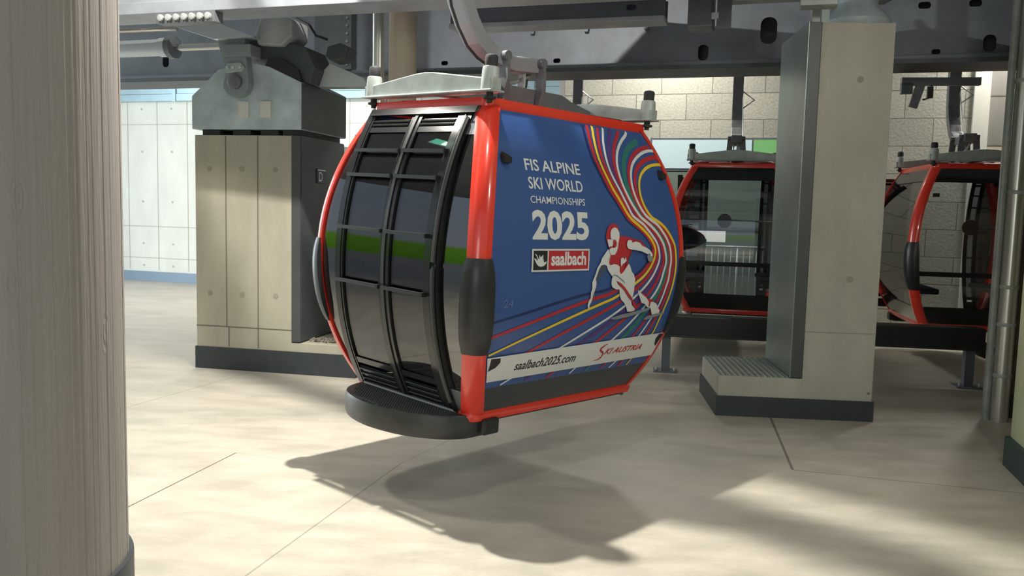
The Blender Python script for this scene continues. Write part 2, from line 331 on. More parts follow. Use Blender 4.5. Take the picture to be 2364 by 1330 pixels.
STRIPES=[('navy',.011,[(.049,2.131),(.038,2.051),(.038,1.971),(.052,1.893),(.086,1.821),(.123,1.752),(.163,1.685),(.218,1.627),(.272,1.569),(.325,1.511),(.38,1.454),(.45,1.417),(.522,1.385),(.592,1.347),(.654,1.299),(.705,1.236),(.671,1.137),(.555,1.041),(.413,.988),(.27,.944),(.126,.905),(-.025,.892),(-.173,.873),(-.32,.85),(-.467,.825),(-.613,.797),(-.759,.771),(-.906,.746),(-1.053,.72),(-1.199,.692),(-1.346,.665)]),('red',.016,[(.101,2.13),(.084,2.052),(.079,1.972),(.089,1.894),(.119,1.821),(.156,1.751),(.197,1.684),(.249,1.625),(.301,1.566),(.353,1.506),(.411,1.454),(.481,1.418),(.552,1.383),(.62,1.343),(.681,1.293),(.728,1.229),(.703,1.134),(.596,1.034),(.463,.972),(.326,.921),(.187,.875),(.042,.852),(-.102,.826),(-.245,.796),(-.388,.766),(-.531,.733),(-.673,.701),(-.816,.669),(-.958,.637),(-1.1,.603),(-1.243,.569)]),('purple',.02,[(.382,2.125),(.335,2.063),(.3,1.995),(.279,1.922),(.278,1.846),(.299,1.771),(.333,1.701),(.374,1.632),(.42,1.566),(.47,1.504),(.536,1.461),(.608,1.427),(.676,1.383),(.74,1.336),(.799,1.282),(.838,1.213),(.851,1.124),(.793,1.014),(.713,.922),(.616,.846),(.513,.776),(.404,.713),(.293,.657),(.181,.603),(.067,.55),(-.046,.498),(-.161,.447),(-.276,.395),(-.389,.342),(-.502,.287),(-.612,.228)]),('red',.015,[(.223,2.125),(.193,2.052),(.178,1.975),(.179,1.896),(.199,1.821),(.234,1.75),(.276,1.683),(.323,1.62),(.37,1.557),(.42,1.495),(.484,1.453),(.555,1.419),(.622,1.377),(.686,1.332),(.745,1.28),(.784,1.212),(.778,1.128),(.695,1.016),(.582,.934),(.458,.867),(.332,.805),(.2,.757),(.066,.713),(-.068,.67),(-.201,.626),(-.335,.581),(-.468,.535),(-.601,.489),(-.734,.44),(-.866,.391),(-.998,.343)]),('red',.016,[(.483,2.127),(.425,2.074),(.374,2.015),(.336,1.948),(.317,1.873),(.324,1.795),(.35,1.72),(.388,1.648),(.434,1.58),(.487,1.519),(.55,1.469),(.624,1.434),(.694,1.393),(.761,1.346),(.82,1.292),(.864,1.223),(.886,1.124),(.843,1.022),(.787,.93),(.711,.853),(.623,.784),(.533,.72),(.439,.661),(.345,.604),(.248,.549),(.151,.495),(.05,.447),(-.05,.398),(-.149,.347),(-.248,.294),(-.34,.233)]),('green',.026,[(.726,2.09),(.649,2.062),(.575,2.025),(.509,1.976),(.457,1.915),(.426,1.843),(.42,1.765),(.438,1.686),(.475,1.61),(.527,1.544),(.589,1.486),(.665,1.447),(.741,1.41),(.811,1.361),(.872,1.304),(.921,1.234),(.949,1.126),(.927,1.039),(.905,.953),(.862,.877),(.808,.808),(.752,.74),(.689,.677),(.625,.615),(.558,.556),(.49,.499),(.417,.449),(.345,.398),(.27,.349),(.196,.298),(.129,.239)]),('red',.015,[(.864,2.054),(.78,2.041),(.698,2.016),(.622,1.978),(.554,1.929),(.501,1.868),(.472,1.791),(.473,1.707),(.502,1.625),(.551,1.554),(.613,1.493),(.69,1.453),(.77,1.418),(.84,1.366),(.902,1.307),(.951,1.234),(.976,1.128),(.961,1.048),(.95,.967),(.917,.893),(.879,.822),(.839,.753),(.79,.688),(.737,.626),(.683,.565),(.628,.506),(.569,.451),(.509,.396),(.444,.346),(.38,.295),(.319,.241)]),('red',.018,[(.99,1.972),(.905,1.972),(.821,1.959),(.74,1.935),(.664,1.899),(.596,1.848),(.553,1.778),(.542,1.695),(.565,1.614),(.613,1.544),(.675,1.488),(.752,1.454),(.83,1.42),(.898,1.369),(.958,1.311),(1.006,1.24),(1.03,1.129),(1.026,1.056),(1.021,.982),(1.002,.911),(.979,.841),(.953,.772),(.919,.706),(.883,.642),(.849,.578),(.814,.513),(.766,.457),(.717,.402),(.666,.349),(.615,.296),(.563,.242)]),('yellow',.0125,[(.158,2.128),(.136,2.052),(.126,1.974),(.132,1.895),(.157,1.821),(.193,1.751),(.234,1.684),(.284,1.623),(.334,1.562),(.385,1.501),(.445,1.453),(.516,1.418),(.585,1.38),(.651,1.338),(.711,1.287),(.755,1.221),(.738,1.131),(.643,1.025),(.519,.954),(.388,.896),(.256,.842),(.117,.807),(-.022,.772),(-.161,.736),(-.3,.699),(-.438,.661),(-.576,.622),(-.714,.584),(-.852,.544),(-.989,.502),(-1.127,.462)]),('white',.0115,[(.287,2.123),(.251,2.053),(.231,1.977),(.226,1.898),(.241,1.82),(.275,1.749),(.318,1.683),(.361,1.617),(.406,1.553),(.454,1.49),(.522,1.453),(.594,1.42),(.659,1.375),(.721,1.327),(.779,1.273),(.813,1.203),(.817,1.125),(.746,1.007),(.644,.914),(.528,.839),(.408,.768),(.283,.707),(.155,.654),(.026,.603),(-.103,.552),(-.232,.5),(-.36,.447),(-.488,.393),(-.615,.337),(-.742,.28),(-.869,.223)]),('white',.0125,[(.585,2.128),(.514,2.084),(.449,2.034),(.393,1.973),(.356,1.9),(.349,1.819),(.367,1.739),(.402,1.664),(.448,1.594),(.503,1.533),(.565,1.478),(.639,1.441),(.712,1.402),(.781,1.356),(.842,1.301),(.89,1.234),(.921,1.124),(.892,1.031),(.86,.939),(.805,.86),(.734,.793),(.662,.727),(.586,.665),(.509,.604),(.429,.547),(.349,.492),(.262,.446),(.176,.4),(.091,.352),(.007,.302),(-.067,.237)]),('white',.012,[(.957,2.029),(.868,2.026),(.781,2.01),(.698,1.98),(.62,1.939),(.551,1.884),(.507,1.809),(.497,1.721),(.52,1.636),(.567,1.56),(.629,1.498),(.707,1.457),(.789,1.423),(.859,1.37),(.923,1.308),(.971,1.234),(.994,1.13),(.984,1.054),(.979,.977),(.955,.904),(.928,.832),(.898,.761),(.858,.696),(.813,.633),(.768,.571),(.722,.51),(.671,.452),(.62,.395),(.562,.344),(.505,.293),(.447,.242)]),('yellow',.0125,[(1.023,1.915),(.942,1.917),(.861,1.909),(.782,1.891),(.708,1.859),(.642,1.813),(.598,1.747),(.587,1.668),(.611,1.592),(.658,1.527),(.721,1.477),(.797,1.45),(.87,1.417),(.936,1.369),(.993,1.313),(1.041,1.247),(1.066,1.129),(1.068,1.058),(1.062,.987),(1.05,.917),(1.031,.849),(1.007,.782),(.981,.716),(.953,.651),(.93,.584),(.907,.517),(.86,.463),(.814,.409),(.769,.354),(.724,.298),(.679,.243)])]
SKIER=[('red',[(.095,1.321),(.107,1.363),(.133,1.398),(.173,1.416),(.223,1.415),(.251,1.395),(.264,1.353),(.263,1.323),(.318,1.325),(.369,1.321),(.421,1.303),(.483,1.301),(.547,1.289),(.59,1.264),(.634,1.227),(.656,1.214),(.58,1.221),(.421,1.233),(.36,1.221),(.356,1.19),(.375,1.135),(.393,1.11),(.361,1.074),(.333,1.05),(.295,1.026),(.274,1.032),(.273,1.081),(.236,1.106),(.185,1.113),(.147,1.101),(.129,1.137),(.122,1.176),(.15,1.209),(.119,1.245),(.098,1.292)]),('white',[(.122,1.176),(.129,1.137),(.138,1.113),(.157,1.1),(.2,1.11),(.246,1.103),(.276,1.087),(.277,1.051),(.295,1.027),(.333,1.05),(.369,1.086),(.393,1.11),(.416,1.085),(.436,1.048),(.471,1.022),(.493,.984),(.495,.921),(.494,.857),(.485,.829),(.429,.866),(.365,.919),(.307,.958),(.242,.981),(.209,1.0),(.176,1.025),(.132,1.06),(.114,1.09),(.11,1.138)]),('white',[(.118,1.224),(.082,1.191),(.046,1.156),(.029,1.121),(-.005,1.08),(-.023,1.033),(-.038,1.004),(-.052,.974),(-.041,.938),(-.052,.897),(-.048,.855),(-.066,.832),(-.073,.802),(-.056,.765),(-.047,.764),(-.047,.801),(-.03,.83),(-.036,.867),(-.03,.902),(-.003,.937),(.001,.967),(-.013,.997),(-.003,1.026),(.016,1.068),(.041,1.1),(.079,1.107),(.129,1.09),(.138,1.113),(.126,1.149),(.122,1.176),(.151,1.178)]),('white',[(.243,.978),(.267,.953),(.347,.907),(.411,.854),(.475,.807),(.496,.774),(.541,.746),(.552,.729),(.502,.719),(.449,.722),(.42,.765),(.384,.799),(.336,.826),(.311,.865),(.296,.909),(.255,.91),(.201,.93),(.184,.961),(.185,.998),(.206,1.022),(.239,1.003)]),('grey',[(.186,1.021),(.215,1.028),(.251,1.021),(.3,.995),(.345,.972),(.36,.956),(.346,.964),(.296,.989),(.249,1.013),(.218,1.02)]),('white',[(.144,1.31),(.145,1.351),(.161,1.378),(.196,1.391),(.23,1.382),(.254,1.353),(.256,1.317),(.242,1.275),(.236,1.233),(.219,1.203),(.2,1.182),(.156,1.179),(.135,1.2),(.125,1.221),(.159,1.236),(.188,1.233),(.222,1.251),(.227,1.281),(.208,1.302),(.173,1.307)]),('white',[(.1,1.298),(.168,1.299),(.173,1.268),(.163,1.242),(.144,1.248),(.129,1.239),(.117,1.247)]),('red',[(.178,1.292),(.207,1.293),(.219,1.269),(.208,1.242),(.18,1.242),(.173,1.266)]),('red',[(.243,.977),(.307,.955),(.365,.919),(.428,.869),(.48,.829),(.501,.774),(.54,.749),(.562,.764),(.507,.806),(.475,.81),(.411,.854),(.347,.907),(.29,.94)]),('white',[(.27,1.145),(.281,1.159),(.307,1.157),(.323,1.142),(.337,1.166),(.346,1.135),(.325,1.117),(.3,1.111),(.283,1.087),(.273,1.112)]),('white',[(.343,1.257),(.353,1.288),(.379,1.297),(.41,1.291),(.41,1.276),(.462,1.285),(.515,1.276),(.547,1.252),(.612,1.236),(.662,1.214),(.69,1.189),(.697,1.17),(.67,1.164),(.657,1.189),(.635,1.199),(.625,1.183),(.603,1.192),(.527,1.211),(.463,1.218),(.411,1.221),(.359,1.23)]),('grey',[(.62,1.17),(.636,1.186),(.664,1.17),(.703,1.163),(.7,1.132),(.668,1.119),(.634,1.132)]),('white',[(.531,.9),(.575,.873),(.613,.853),(.662,.831),(.705,.797),(.74,.789),(.773,.79),(.824,.771),(.859,.736),(.892,.708),(.888,.688),(.832,.684),(.789,.68),(.765,.715),(.752,.735),(.697,.751),(.655,.779),(.609,.788),(.576,.828),(.544,.868)]),('red',[(.574,.877),(.632,.862),(.675,.824),(.768,.807),(.772,.794),(.735,.789),(.731,.749),(.711,.757),(.712,.79),(.662,.831)]),('grey',[(.241,.686),(.371,.707),(.513,.718),(.679,.739),(.755,.742),(.708,.718),(.584,.698),(.442,.68),(.292,.67),(.246,.673)]),('grey',[(.714,.671),(.833,.681),(.96,.694),(.958,.684),(.863,.662),(.725,.644),(.68,.646)]),('shade',[(-.005,1.009),(.025,1.067),(.06,1.103),(.098,1.102),(.115,1.078),(.076,1.043),(.025,.996),(-.005,.973)])]
ANTLER=[[(-.713,1.162),(-.692,1.156),(-.67,1.141),(-.685,1.174),(-.705,1.191),(-.691,1.189),(-.674,1.17),(-.664,1.152),(-.655,1.149),(-.661,1.174),(-.657,1.185),(-.648,1.17),(-.642,1.15),(-.633,1.17),(-.62,1.185),(-.616,1.18),(-.626,1.163),(-.629,1.141),(-.618,1.134),(-.598,1.133),(-.583,1.139),(-.584,1.124),(-.605,1.108),(-.632,1.101),(-.657,1.104),(-.676,1.114),(-.691,1.131),(-.703,1.145)]]
hanger_m = mat('hanger_grey', (.27, .29, .31), .45, metal=.15)
# ------------------------------------------------------------------ gondola cabin (local frame: -x door side, x width, y length, z up from its floor edge)
KZ = (0, .45, .95, 1.5, 2.2); KA = (.95, 1.15, 1.235, 1.197, .935); KB = (.683, .876, .957, .918, .65)
def lag(K, z):
    r = 0
    for i in range(5):
        t = K[i]
        for j in range(5):
            if j != i: t *= (z-KZ[j])/(KZ[i]-KZ[j])
        r += t
    return r
def A(z): return lag(KA, z)
def B(z): return lag(KB, z)
RC = .09
INS = .118
def corner(su, sv):
    """s in [-1, 1]: leg on the door/back side .. arc .. leg on the end side"""
    def f(s, z, off, l1=.02, l2=.022):
        a, b = A(z), B(z)
        if s < 0: x, y = a+off, b-RC-l1*(-s)
        elif s > 1: x, y = a-RC-l2*(s-1), b+off
        else: x, y = a-RC+(RC+off)*math.cos(s*PI/2), b-RC+(RC+off)*math.sin(s*PI/2)
        return (su*x, sv*y, z)
    return f
def endf(sv): return lambda u, z, off: (u, sv*(B(z)+off), z)
def sidef(su): return lambda v, z, off: (su*(A(z)+off), v, z)
ZF = [round(.05*i, 3) for i in range(0, 45)]
def zs(a, b): return [a]+[z for z in ZF if a+.004 < z < b-.004]+[b]
def end_grid(mb, sv, z0, z1, inset, o0, o1, mi=0):
    zz = zs(z0, z1); f = endf(sv)
    return mb.grid(lambda t, z, o: f(t*(A(z)-inset), z, o), rng(-1, 1, 9), zz, o0, o1, mi)
def side_band(mb, su, v0, v1, z0, z1, o0, o1, mi=0):
    """v0/v1 numbers or functions of z"""
    f = sidef(su); g = lambda v, z: v(z) if callable(v) else v
    return mb.grid(lambda t, z, o: f(g(v0, z)+(g(v1, z)-g(v0, z))*t, z, o), [0, .5, 1], zs(z0, z1), o0, o1, mi)

def flat_to_face(polys, off, name, mats, parent, thick=.0015, face=None):
    """polys: list of (material index, [(u,z)...], layer) drawn on the wrapped end face; cut every 5 cm so they follow its curve"""
    bm = bmesh.new(); res = []
    lay = bm.faces.layers.int.new('lay'); mil = bm.faces.layers.int.new('mi')
    for mi, pts, layer in polys:
        vs_ = [bm.verts.new((p[0], 0, p[1])) for p in pts]
        try: f = bm.faces.new(vs_)
        except Exception: continue
        f[lay] = layer; f[mil] = mi
    bmesh.ops.triangulate(bm, faces=bm.faces[:])
    for z in ZF[1:]:
        bmesh.ops.bisect_plane(bm, geom=bm.verts[:]+bm.edges[:]+bm.faces[:], plane_co=(0, 0, z), plane_no=(0, 0, 1))
    out = MB(); mlist = []
    for f in bm.faces:
        L_ = f[lay]; o1 = off+L_*.0012
        vs2 = [(v.co.x, -(B(v.co.z)+o1), v.co.z) for v in f.verts]
        out.add(vs2, [tuple(range(len(vs2)))], f[mil])
    bm.free()
    o = out.build(name, mats, parent, merge=False)
    sm = o.modifiers.new('thickness', 'SOLIDIFY'); sm.thickness = thick*.5; sm.offset = -1
    # make every face look outwards (-y)
    me = o.data; bm = bmesh.new(); bm.from_mesh(me)
    for f in bm.faces:
        f.normal_update()
        if f.normal.y > 0: f.normal_flip()
    bmesh.ops.remove_doubles(bm, verts=bm.verts, dist=1e-5)
    bm.to_mesh(me); bm.free()
    return o
def text_polys(s, u0, u1, z0, z1, bold=0., shear=0., spacing=1., skew=0., layer=1, mi=0):
    cu = bpy.data.curves.new('t', 'FONT'); cu.body = s; cu.offset = bold; cu.shear = shear; cu.space_character = spacing; cu.resolution_u = 3
    o = bpy.data.objects.new('t', cu); C.objects.link(o); bpy.context.view_layer.update()
    dg = bpy.context.evaluated_depsgraph_get(); me = bpy.data.meshes.new_from_object(o.evaluated_get(dg))
    xs = [v.co.x for v in me.vertices]; ys = [v.co.y for v in me.vertices]
    x0, x1, y0, y1 = min(xs), max(xs), min(ys), max(ys)
    P = [(u0+(v.co.x-x0)/(x1-x0)*(u1-u0), z0+(v.co.y-y0)/(y1-y0)*(z1-z0)+skew*(v.co.x-x0)/(x1-x0)) for v in me.vertices]
    polys = [(mi, [P[i] for i in p.vertices], layer) for p in me.polygons]
    C.objects.unlink(o); bpy.data.objects.remove(o); bpy.data.meshes.remove(me)
    return polys
def ribbon(pts, hw, layer, mi, taper=1.):
    """smooth a polyline and give it width -> quads"""
    P = pts
    Q = []
    for i in range(len(P)-1):
        p0 = P[max(i-1, 0)]; p1 = P[i]; p2 = P[i+1]; p3 = P[min(i+2, len(P)-1)]
        for k in range(4):
            t = k/4
            Q.append(tuple(.5*((2*p1[j])+(-p0[j]+p2[j])*t+(2*p0[j]-5*p1[j]+4*p2[j]-p3[j])*t*t+(-p0[j]+3*p1[j]-3*p2[j]+p3[j])*t**3) for j in (0, 1)))
    Q.append(P[-1]); out = []; Ls = []; Rs = []
    n = len(Q)
    for i, q in enumerate(Q):
        a = Q[max(i-1, 0)]; b = Q[min(i+1, n-1)]; dx, dz = b[0]-a[0], b[1]-a[1]; l = math.hypot(dx, dz) or 1
        w_ = hw*(1 if i < n*.6 else 1-(1-taper)*(i-n*.6)/(n*.4))
        Ls.append((q[0]-dz/l*w_, q[1]+dx/l*w_)); Rs.append((q[0]+dz/l*w_, q[1]-dx/l*w_))
    for i in range(n-1):
        quad = [Ls[i], Ls[i+1], Rs[i+1], Rs[i]]
        if all(-1.2 < p[0] < A(min(max(p[1], 0), 2.2))-.08 and p[1] < 2.165 for p in quad) and all(p[0] > -(A(min(max(p[1], 0), 2.2))-.116) for p in quad) and min(p[1] for p in quad) > .235:
            out.append((mi, quad, layer))
    return out
INK = {'navy': 0, 'red': 1, 'yellow': 2, 'white': 3, 'purple': 4, 'green': 5, 'grey': 6, 'shade': 7}
INKM = [film_navy, film_red, film_yellow, film_white, film_purple, film_green, film_grey, film_shade]

def make_cabin(wrapped, opened):
    root = empty('gondola_cabin')
    # ---- red body frame
    ss = [-1]+rng(0, 1, 9)+[2]
    for su in (-1, 1):
        for sv in (-1, 1):
            f = corner(su, sv); mb = MB().grid(f, ss, zs(0, 2.2), -.03, .006)
            post = mb.build('corner_post', red, root)
            # corner bumper: moulded shell round the post
            def shell(s, z, off, f=f):
                k = (z-.83)/.33; g = max(0, 1-abs(k)**3.2)
                return f(s, z, off+(.027*g if off > 0 else 0), l1=.03*(.5+.5*g), l2=.04*(.5+.5*g))
            mb = MB().grid(shell, ss, rng(.50, 1.16, 19), -.0, .016)
            mb.build('corner_bumper', black, post)
    def ring(z, o, n=8):
        out = []
        for su, sv in ((-1, -1), (1, -1), (1, 1), (-1, 1)):
            ph = rng(0, 1, n); f = corner(su, sv)
            if su*sv > 0: ph = ph[::-1] if False else ph
            pts = [f(s, z, o) for s in ph]
            # order counter-clockwise starting from (-,-): end at x side
            if (su, sv) in ((-1, -1), (1, 1)): out += pts
            else: out += pts[::-1]
        return out
    def ringtube(mb, z, o, w, h):
        loop = ring(z, o); vs_ = []; n = len(loop); fs = []
        for p in loop:
            d = Vector((p[0], p[1], 0)).normalized()
            for a, b in ((-w, -h), (w*.7, -h), (w, 0), (w*.7, h), (-w, h)):
                vs_.append((p[0]+d.x*a, p[1]+d.y*a, z+b))
        for i in range(n):
            for k in range(5): fs.append((i*5+k, i*5+(k+1) % 5, ((i+1) % n)*5+(k+1) % 5, ((i+1) % n)*5+k))
        mb.add(vs_, fs, 0, True)
    mb = MB(); ringtube(mb, 2.2, -.025, .045, .045); mb.build('roof_rail', red, root)
    mb = MB(); ringtube(mb, .0, -.01, .04, .035); mb.build('bottom_rail', red, root)
    lo, up_ = ring(2.22, -.06), ring(2.2, -.25)
    n = len(lo)
    vs_ = [(p[0], p[1], 2.21) for p in lo]+[(p[0], p[1], 2.265) for p in up_]+[(p[0], p[1], 2.17) for p in lo]
    fs = [(i, (i+1) % n, n+(i+1) % n, n+i) for i in range(n)]+[tuple(range(n, 2*n)), tuple(range(2*n, 3*n))]+[(i, (i+1) % n, 2*n+(i+1) % n, 2*n+i) for i in range(n)]
    MB().add(vs_, fs).build('roof_panel', roof_red, root)
    fl = ring(.02, -.05); MB().add([(p[0], p[1], -.06) for p in fl]+[(p[0], p[1], .03) for p in fl], [tuple(range(n)), tuple(range(n, 2*n))]+[(i, (i+1) % n, n+(i+1) % n, n+i) for i in range(n)]).build('floor_pan', rubber, root)
    # ---- end faces
    for sv in (-1, 1):
        if wrapped:
            p = end_grid(MB(), sv, .235, 2.17, INS, -.03, -.002).build('wrap_panel', film_blue, root)
            p['label'] = 'blue printed panel with coloured stripes and white lettering' if sv < 0 else 'dark blue printed end panel'
            end_grid(MB(), sv, .04, .235, INS, -.03, -.004).build('lower_panel', panel_dark, root)
        else:
            g = end_grid(MB(), sv, .26, 2.0, INS, -.02, -.012).build('end_window', g_clear, root)
            end_grid(MB(), sv, .70, .77, INS, -.03, .002).build('guard_bar', gloss_black, g)
            end_grid(MB(), sv, .0, .26, INS, -.03, -.004).build('lower_panel', gloss_black, root)
            end_grid(MB(), sv, 2.0, 2.17, INS, -.03, -.002).build('header_panel', gloss_black, root)
    if wrapped:
        P = []
        for i, (col, hw, pts) in enumerate(STRIPES):
            pts = [(pts[0][0]+(pts[0][0]-pts[1][0])*.45, pts[0][1]+.035)]+pts if pts[0][1] > 2.1 else pts
            P += ribbon(pts, hw, {'navy': 1, 'purple': 1, 'green': 1, 'red': 2, 'white': 3, 'yellow': 4}[col], INK[col], .55)
        flat_to_face(P, 0, 'striped_artwork', INKM, root)['label'] = 'coloured ski-trail stripes sweeping down the blue panel'
        P = [(INK[c], pts, 6+i) for i, (c, pts) in enumerate([(c, p) for c, p in SKIER if c == 'shade']+[(c, p) for c, p in SKIER if c != 'shade'])]
        flat_to_face(P, 0, 'skier_artwork', INKM, root)['label'] = 'white and red racing skier printed on the blue panel'
        P = text_polys('FIS ALPINE', -.732, -.133, 1.764, 1.845, .012, mi=3)+text_polys('SKI WORLD', -.724, -.134, 1.638, 1.721, .012, mi=3)
        P += text_polys('CHAMPIONSHIPS', -.722, -.127, 1.541, 1.591, .005, mi=3)
        P += text_polys('2025', -.722, -.102, 1.287, 1.496, .035, mi=3)
        flat_to_face(P, 0, 'lettering', INKM, root)['label'] = 'white event lettering in four lines ending in a large year'
        flat_to_face(text_polys('24', -.972, -.876, .824, .88, .0, mi=4), 0, 'cabin_number', [film_navy]*4+[mat('faint_ink', (.12, .15, .33), .3)], root)['label'] = 'faint number 24'
        R4 = lambda a, b, c, d: [(a, c), (b, c), (b, d), (a, d)]
        P = [(3, R4(-.732, -.1, 1.066, 1.226), 5), (0, R4(-.716, -.572, 1.078, 1.214), 6), (1, R4(-.558, -.115, 1.078, 1.214), 6)]
        P += [(3, a, 7) for a in ANTLER]+text_polys('saalbach', -.532, -.142, 1.106, 1.206, .03, layer=7, mi=3)
        flat_to_face(P, 0, 'town_badge', [film_black, film_red, film_yellow, film_white], root)['label'] = 'white-edged badge, black square and red town name'
        ba = lambda z: (A(z)-INS-.002)
        P = [(3, [(-ba(.287), .287), (ba(.3)+.015, .302), (ba(.5)+.015, .503), (-ba(.47), .473)], 8)]
        P += text_polys('saalbach2025.com', -.733, -.06, .352, .422, .014, .22, layer=9, mi=0)
        P += text_polys('KI AUSTRIA', .29, .79, .374, .424, .022, .5, layer=9, mi=1)
        SW = [(.309, .466), (.278, .459), (.244, .442), (.223, .425), (.239, .409), (.272, .394), (.277, .377), (.268, .356), (.239, .339), (.179, .332)]
        SWW = [.001, .004, .008, .010, .009, .009, .009, .008, .005, .001]
        for i in range(9):
            (x0, z0_), (x1, z1_) = SW[i], SW[i+1]; dx, dz = x1-x0, z1_-z0_; l = math.hypot(dx, dz); nx, nz = -dz/l, dx/l
            P.append((1, [(x0+nx*SWW[i], z0_+nz*SWW[i]), (x1+nx*SWW[i+1], z1_+nz*SWW[i+1]), (x1-nx*SWW[i+1], z1_-nz*SWW[i+1]), (x0-nx*SWW[i], z0_-nz*SWW[i])], 9+i % 2))
        # black inserts at both ends of the banner
        P.append((0, [(-.995, .465), (-.995, .372), (-.93, .395), (-.897, .43), (-.905, .462)], 9))
        P.append((0, [(1.062, .496), (1.0, .497), (.965, .455), (.975, .41), (1.0, .385)], 9))
        flat_to_face(P, 0, 'address_banner', [film_black, film_red, film_yellow, film_white], root)['label'] = 'white banner with black web address and red script'
        for u in (-.92, .93):
            z = 1.83; y = -B(z)
            MB().add([(u-.04, y, z+.045), (u+.03, y-.005, z+.02), (u+.03, y-.005, z-.035), (u-.04, y, z-.03), (u-.035, y-.045, z+.03), (u+.02, y-.05, z+.008), (u+.02, y-.05, z-.03), (u-.035, y-.045, z-.025)],
                     [(0, 1, 2, 3), (4, 5, 6, 7), (0, 1, 5, 4), (1, 2, 6, 5), (2, 3, 7, 6), (3, 0, 4, 7)]).build('door_stop', black, root)
    # ---- back face (opposite the doors)
    bb = lambda z: B(z)-INS
    w = side_band(MB(), 1, lambda z: -bb(z), bb, .27, 1.98, -.02, -.012).build('back_window', g_clear, root)
    side_band(MB(), 1, lambda z: -bb(z), bb, .70, .765, -.03, .002).build('guard_bar', gloss_black, w)
    side_band(MB(), 1, lambda z: -bb(z), bb, .0, .27, -.03, -.004).build('sill_panel', gloss_black, root)
    side_band(MB(), 1, lambda z: -bb(z), bb, 1.98, 2.17, -.03, -.003).build('header_panel', gloss_black, root)
    for s_ in (-1, 1):
        MB().box(A(1.8)-.12, A(1.8)-.02, s_*.62-.03, s_*.62+.03, 1.78, 1.83).build('vent_latch', black, root)
    # ---- door side
    qe = lambda z: B(z)-INS
    for s_ in (-1, 1):
        a0 = .635 if s_ > 0 else -.56
        side_band(MB(), -1, (lambda z, a0=a0: a0) if s_ > 0 else (lambda z: -qe(z)), qe if s_ > 0 else (lambda z, a0=a0: a0), .2, 1.98, -.02, -.012).build('quarter_window', g_quarter, root)
        for z0, z1 in ((.0, .2), (1.98, 2.16)):
            side_band(MB(), -1, (lambda z: min(.62, qe(z)-.01)) if s_ > 0 else (lambda z: -qe(z)), qe if s_ > 0 else (lambda z: -min(.56, qe(z)-.01)), z0, z1, -.03, -.004).build('quarter_trim', galv_dark, root)
        g0 = .58 if s_ > 0 else -.56
        side_band(MB(), -1, g0, g0+(.055 if s_ > 0 else .047), .0, 2.16, -.03, .012).build('door_jamb', gloss_black, root)
        # slim grey guide tube beside the door
        f = sidef(-1); v_ = .61 if s_ > 0 else -.545
        if s_ < 0: MB().tube([f(v_, z, .03) for z in zs(.1, 2.1)], .017, 10).build('guide_tube', frame_grey, root)
    side_band(MB(), -1, -.60, .60, 2.135, 2.185, -.03, .036).build('door_header', gloss_black, root)
    side_band(MB(), -1, -.56, .56, .0, .035, -.03, .006).build('door_sill', galv_dark, root)
    for k, (v0, v1) in enumerate(((-.51, .02), (.025, .575))):
        dv = 0 if not opened else (-.44 if k == 0 else .44); oo = 0 if not opened else .06
        f = sidef(-1)
        v0 += dv; v1 += dv; fw = .085; fi = .055
        if k == 0: l, r_ = v0+fw, v1-fi
        else: l, r_ = v0+fi, v1-fw*.45
        mb = MB()
        side_band(mb, -1, v0, l, .035, 2.14, -.015+oo, .014+oo); side_band(mb, -1, r_, v1, .035, 2.14, -.015+oo, .014+oo)
        # ribs that catch the light along the stiles
        for q in (v0+.012, v1-.012): side_band(mb, -1, q-.005, q+.005, .04, 2.13, .0+oo, .02+oo)
        side_band(mb, -1, l, r_, .20, .245, -.012+oo, .01+oo); side_band(mb, -1, l, r_, 2.0, 2.04, -.012+oo, .01+oo)
        leaf = mb.build('door_leaf', gloss_black, root)
        side_band(MB(), -1, l, r_, .245, 2.0, -.008+oo, -.002+oo).build('door_window', g_door, leaf)
        for nm, za, zb, m_ in (('lower_louvre', .045, .17, 3), ('upper_louvre', 2.045, 2.10, 2)):
            mb = MB(); side_band(mb, -1, l, r_, za, zb, -.012+oo, .0+oo)
            for q in range(m_):
                zq = za+(zb-za)*(q+.5)/m_; mb.tube([f(v, zq, .008+oo) for v in rng(l+.01, r_-.01, 3)], .009, 8)
            mb.build(nm, gloss_black, leaf)
        for z in (1.86, 1.672, 1.272, .865):
            mb = MB(); mb.tube([f(v, z, .045+oo) for v in rng(l-.03, r_+.03, 5)], .0, rect=(.022, .026))
            for v in (l-.025, r_+.025): mb.tube([f(v, z, .0+oo), f(v, z, .055+oo)], 0, rect=(.03, .03))
            mb.build('ladder_rung', black, leaf)
    if not opened: side_band(MB(), -1, .006, .04, .035, 2.14, .0, .024).build('centre_seal', frame_grey, root)
    # ---- boarding step: D shaped plate hung under the door side
    out = [(-.80, -.66), (-.94, -.66), (-1.08, -.60), (-1.19, -.49), (-1.27, -.36), (-1.32, -.2), (-1.345, 0), (-1.33, .18), (-1.29, .33), (-1.23, .45), (-1.14, .54), (-1.0, .60), (-.80, .60)]
    sm_ = []
    for i in range(1, len(out)-2):
        for k in range(5):
            t = k/5; p0, p1, p2, p3 = out[i-1], out[i], out[i+1], out[min(i+2, len(out)-1)]
            sm_.append(tuple(.5*((2*p1[j])+(-p0[j]+p2[j])*t+(2*p0[j]-5*p1[j]+4*p2[j]-p3[j])*t*t+(-p0[j]+3*p1[j]-3*p2[j]+p3[j])*t**3) for j in (0, 1)))
    out = [out[0]]+sm_+out[-2:]
    mb = MB(); n_ = len(out)
    inn = [(x*.985+(-.012), y*.97) for x, y in out]
    vs_ = [(x, y, -.16) for x, y in inn]+[(x, y, -.13) for x, y in out]+[(x, y, -.01) for x, y in out]+[(x*.99-.008, y*.98, .012) for x, y in out]
    fs = [tuple(range(n_)), tuple(range(3*n_, 4*n_))]
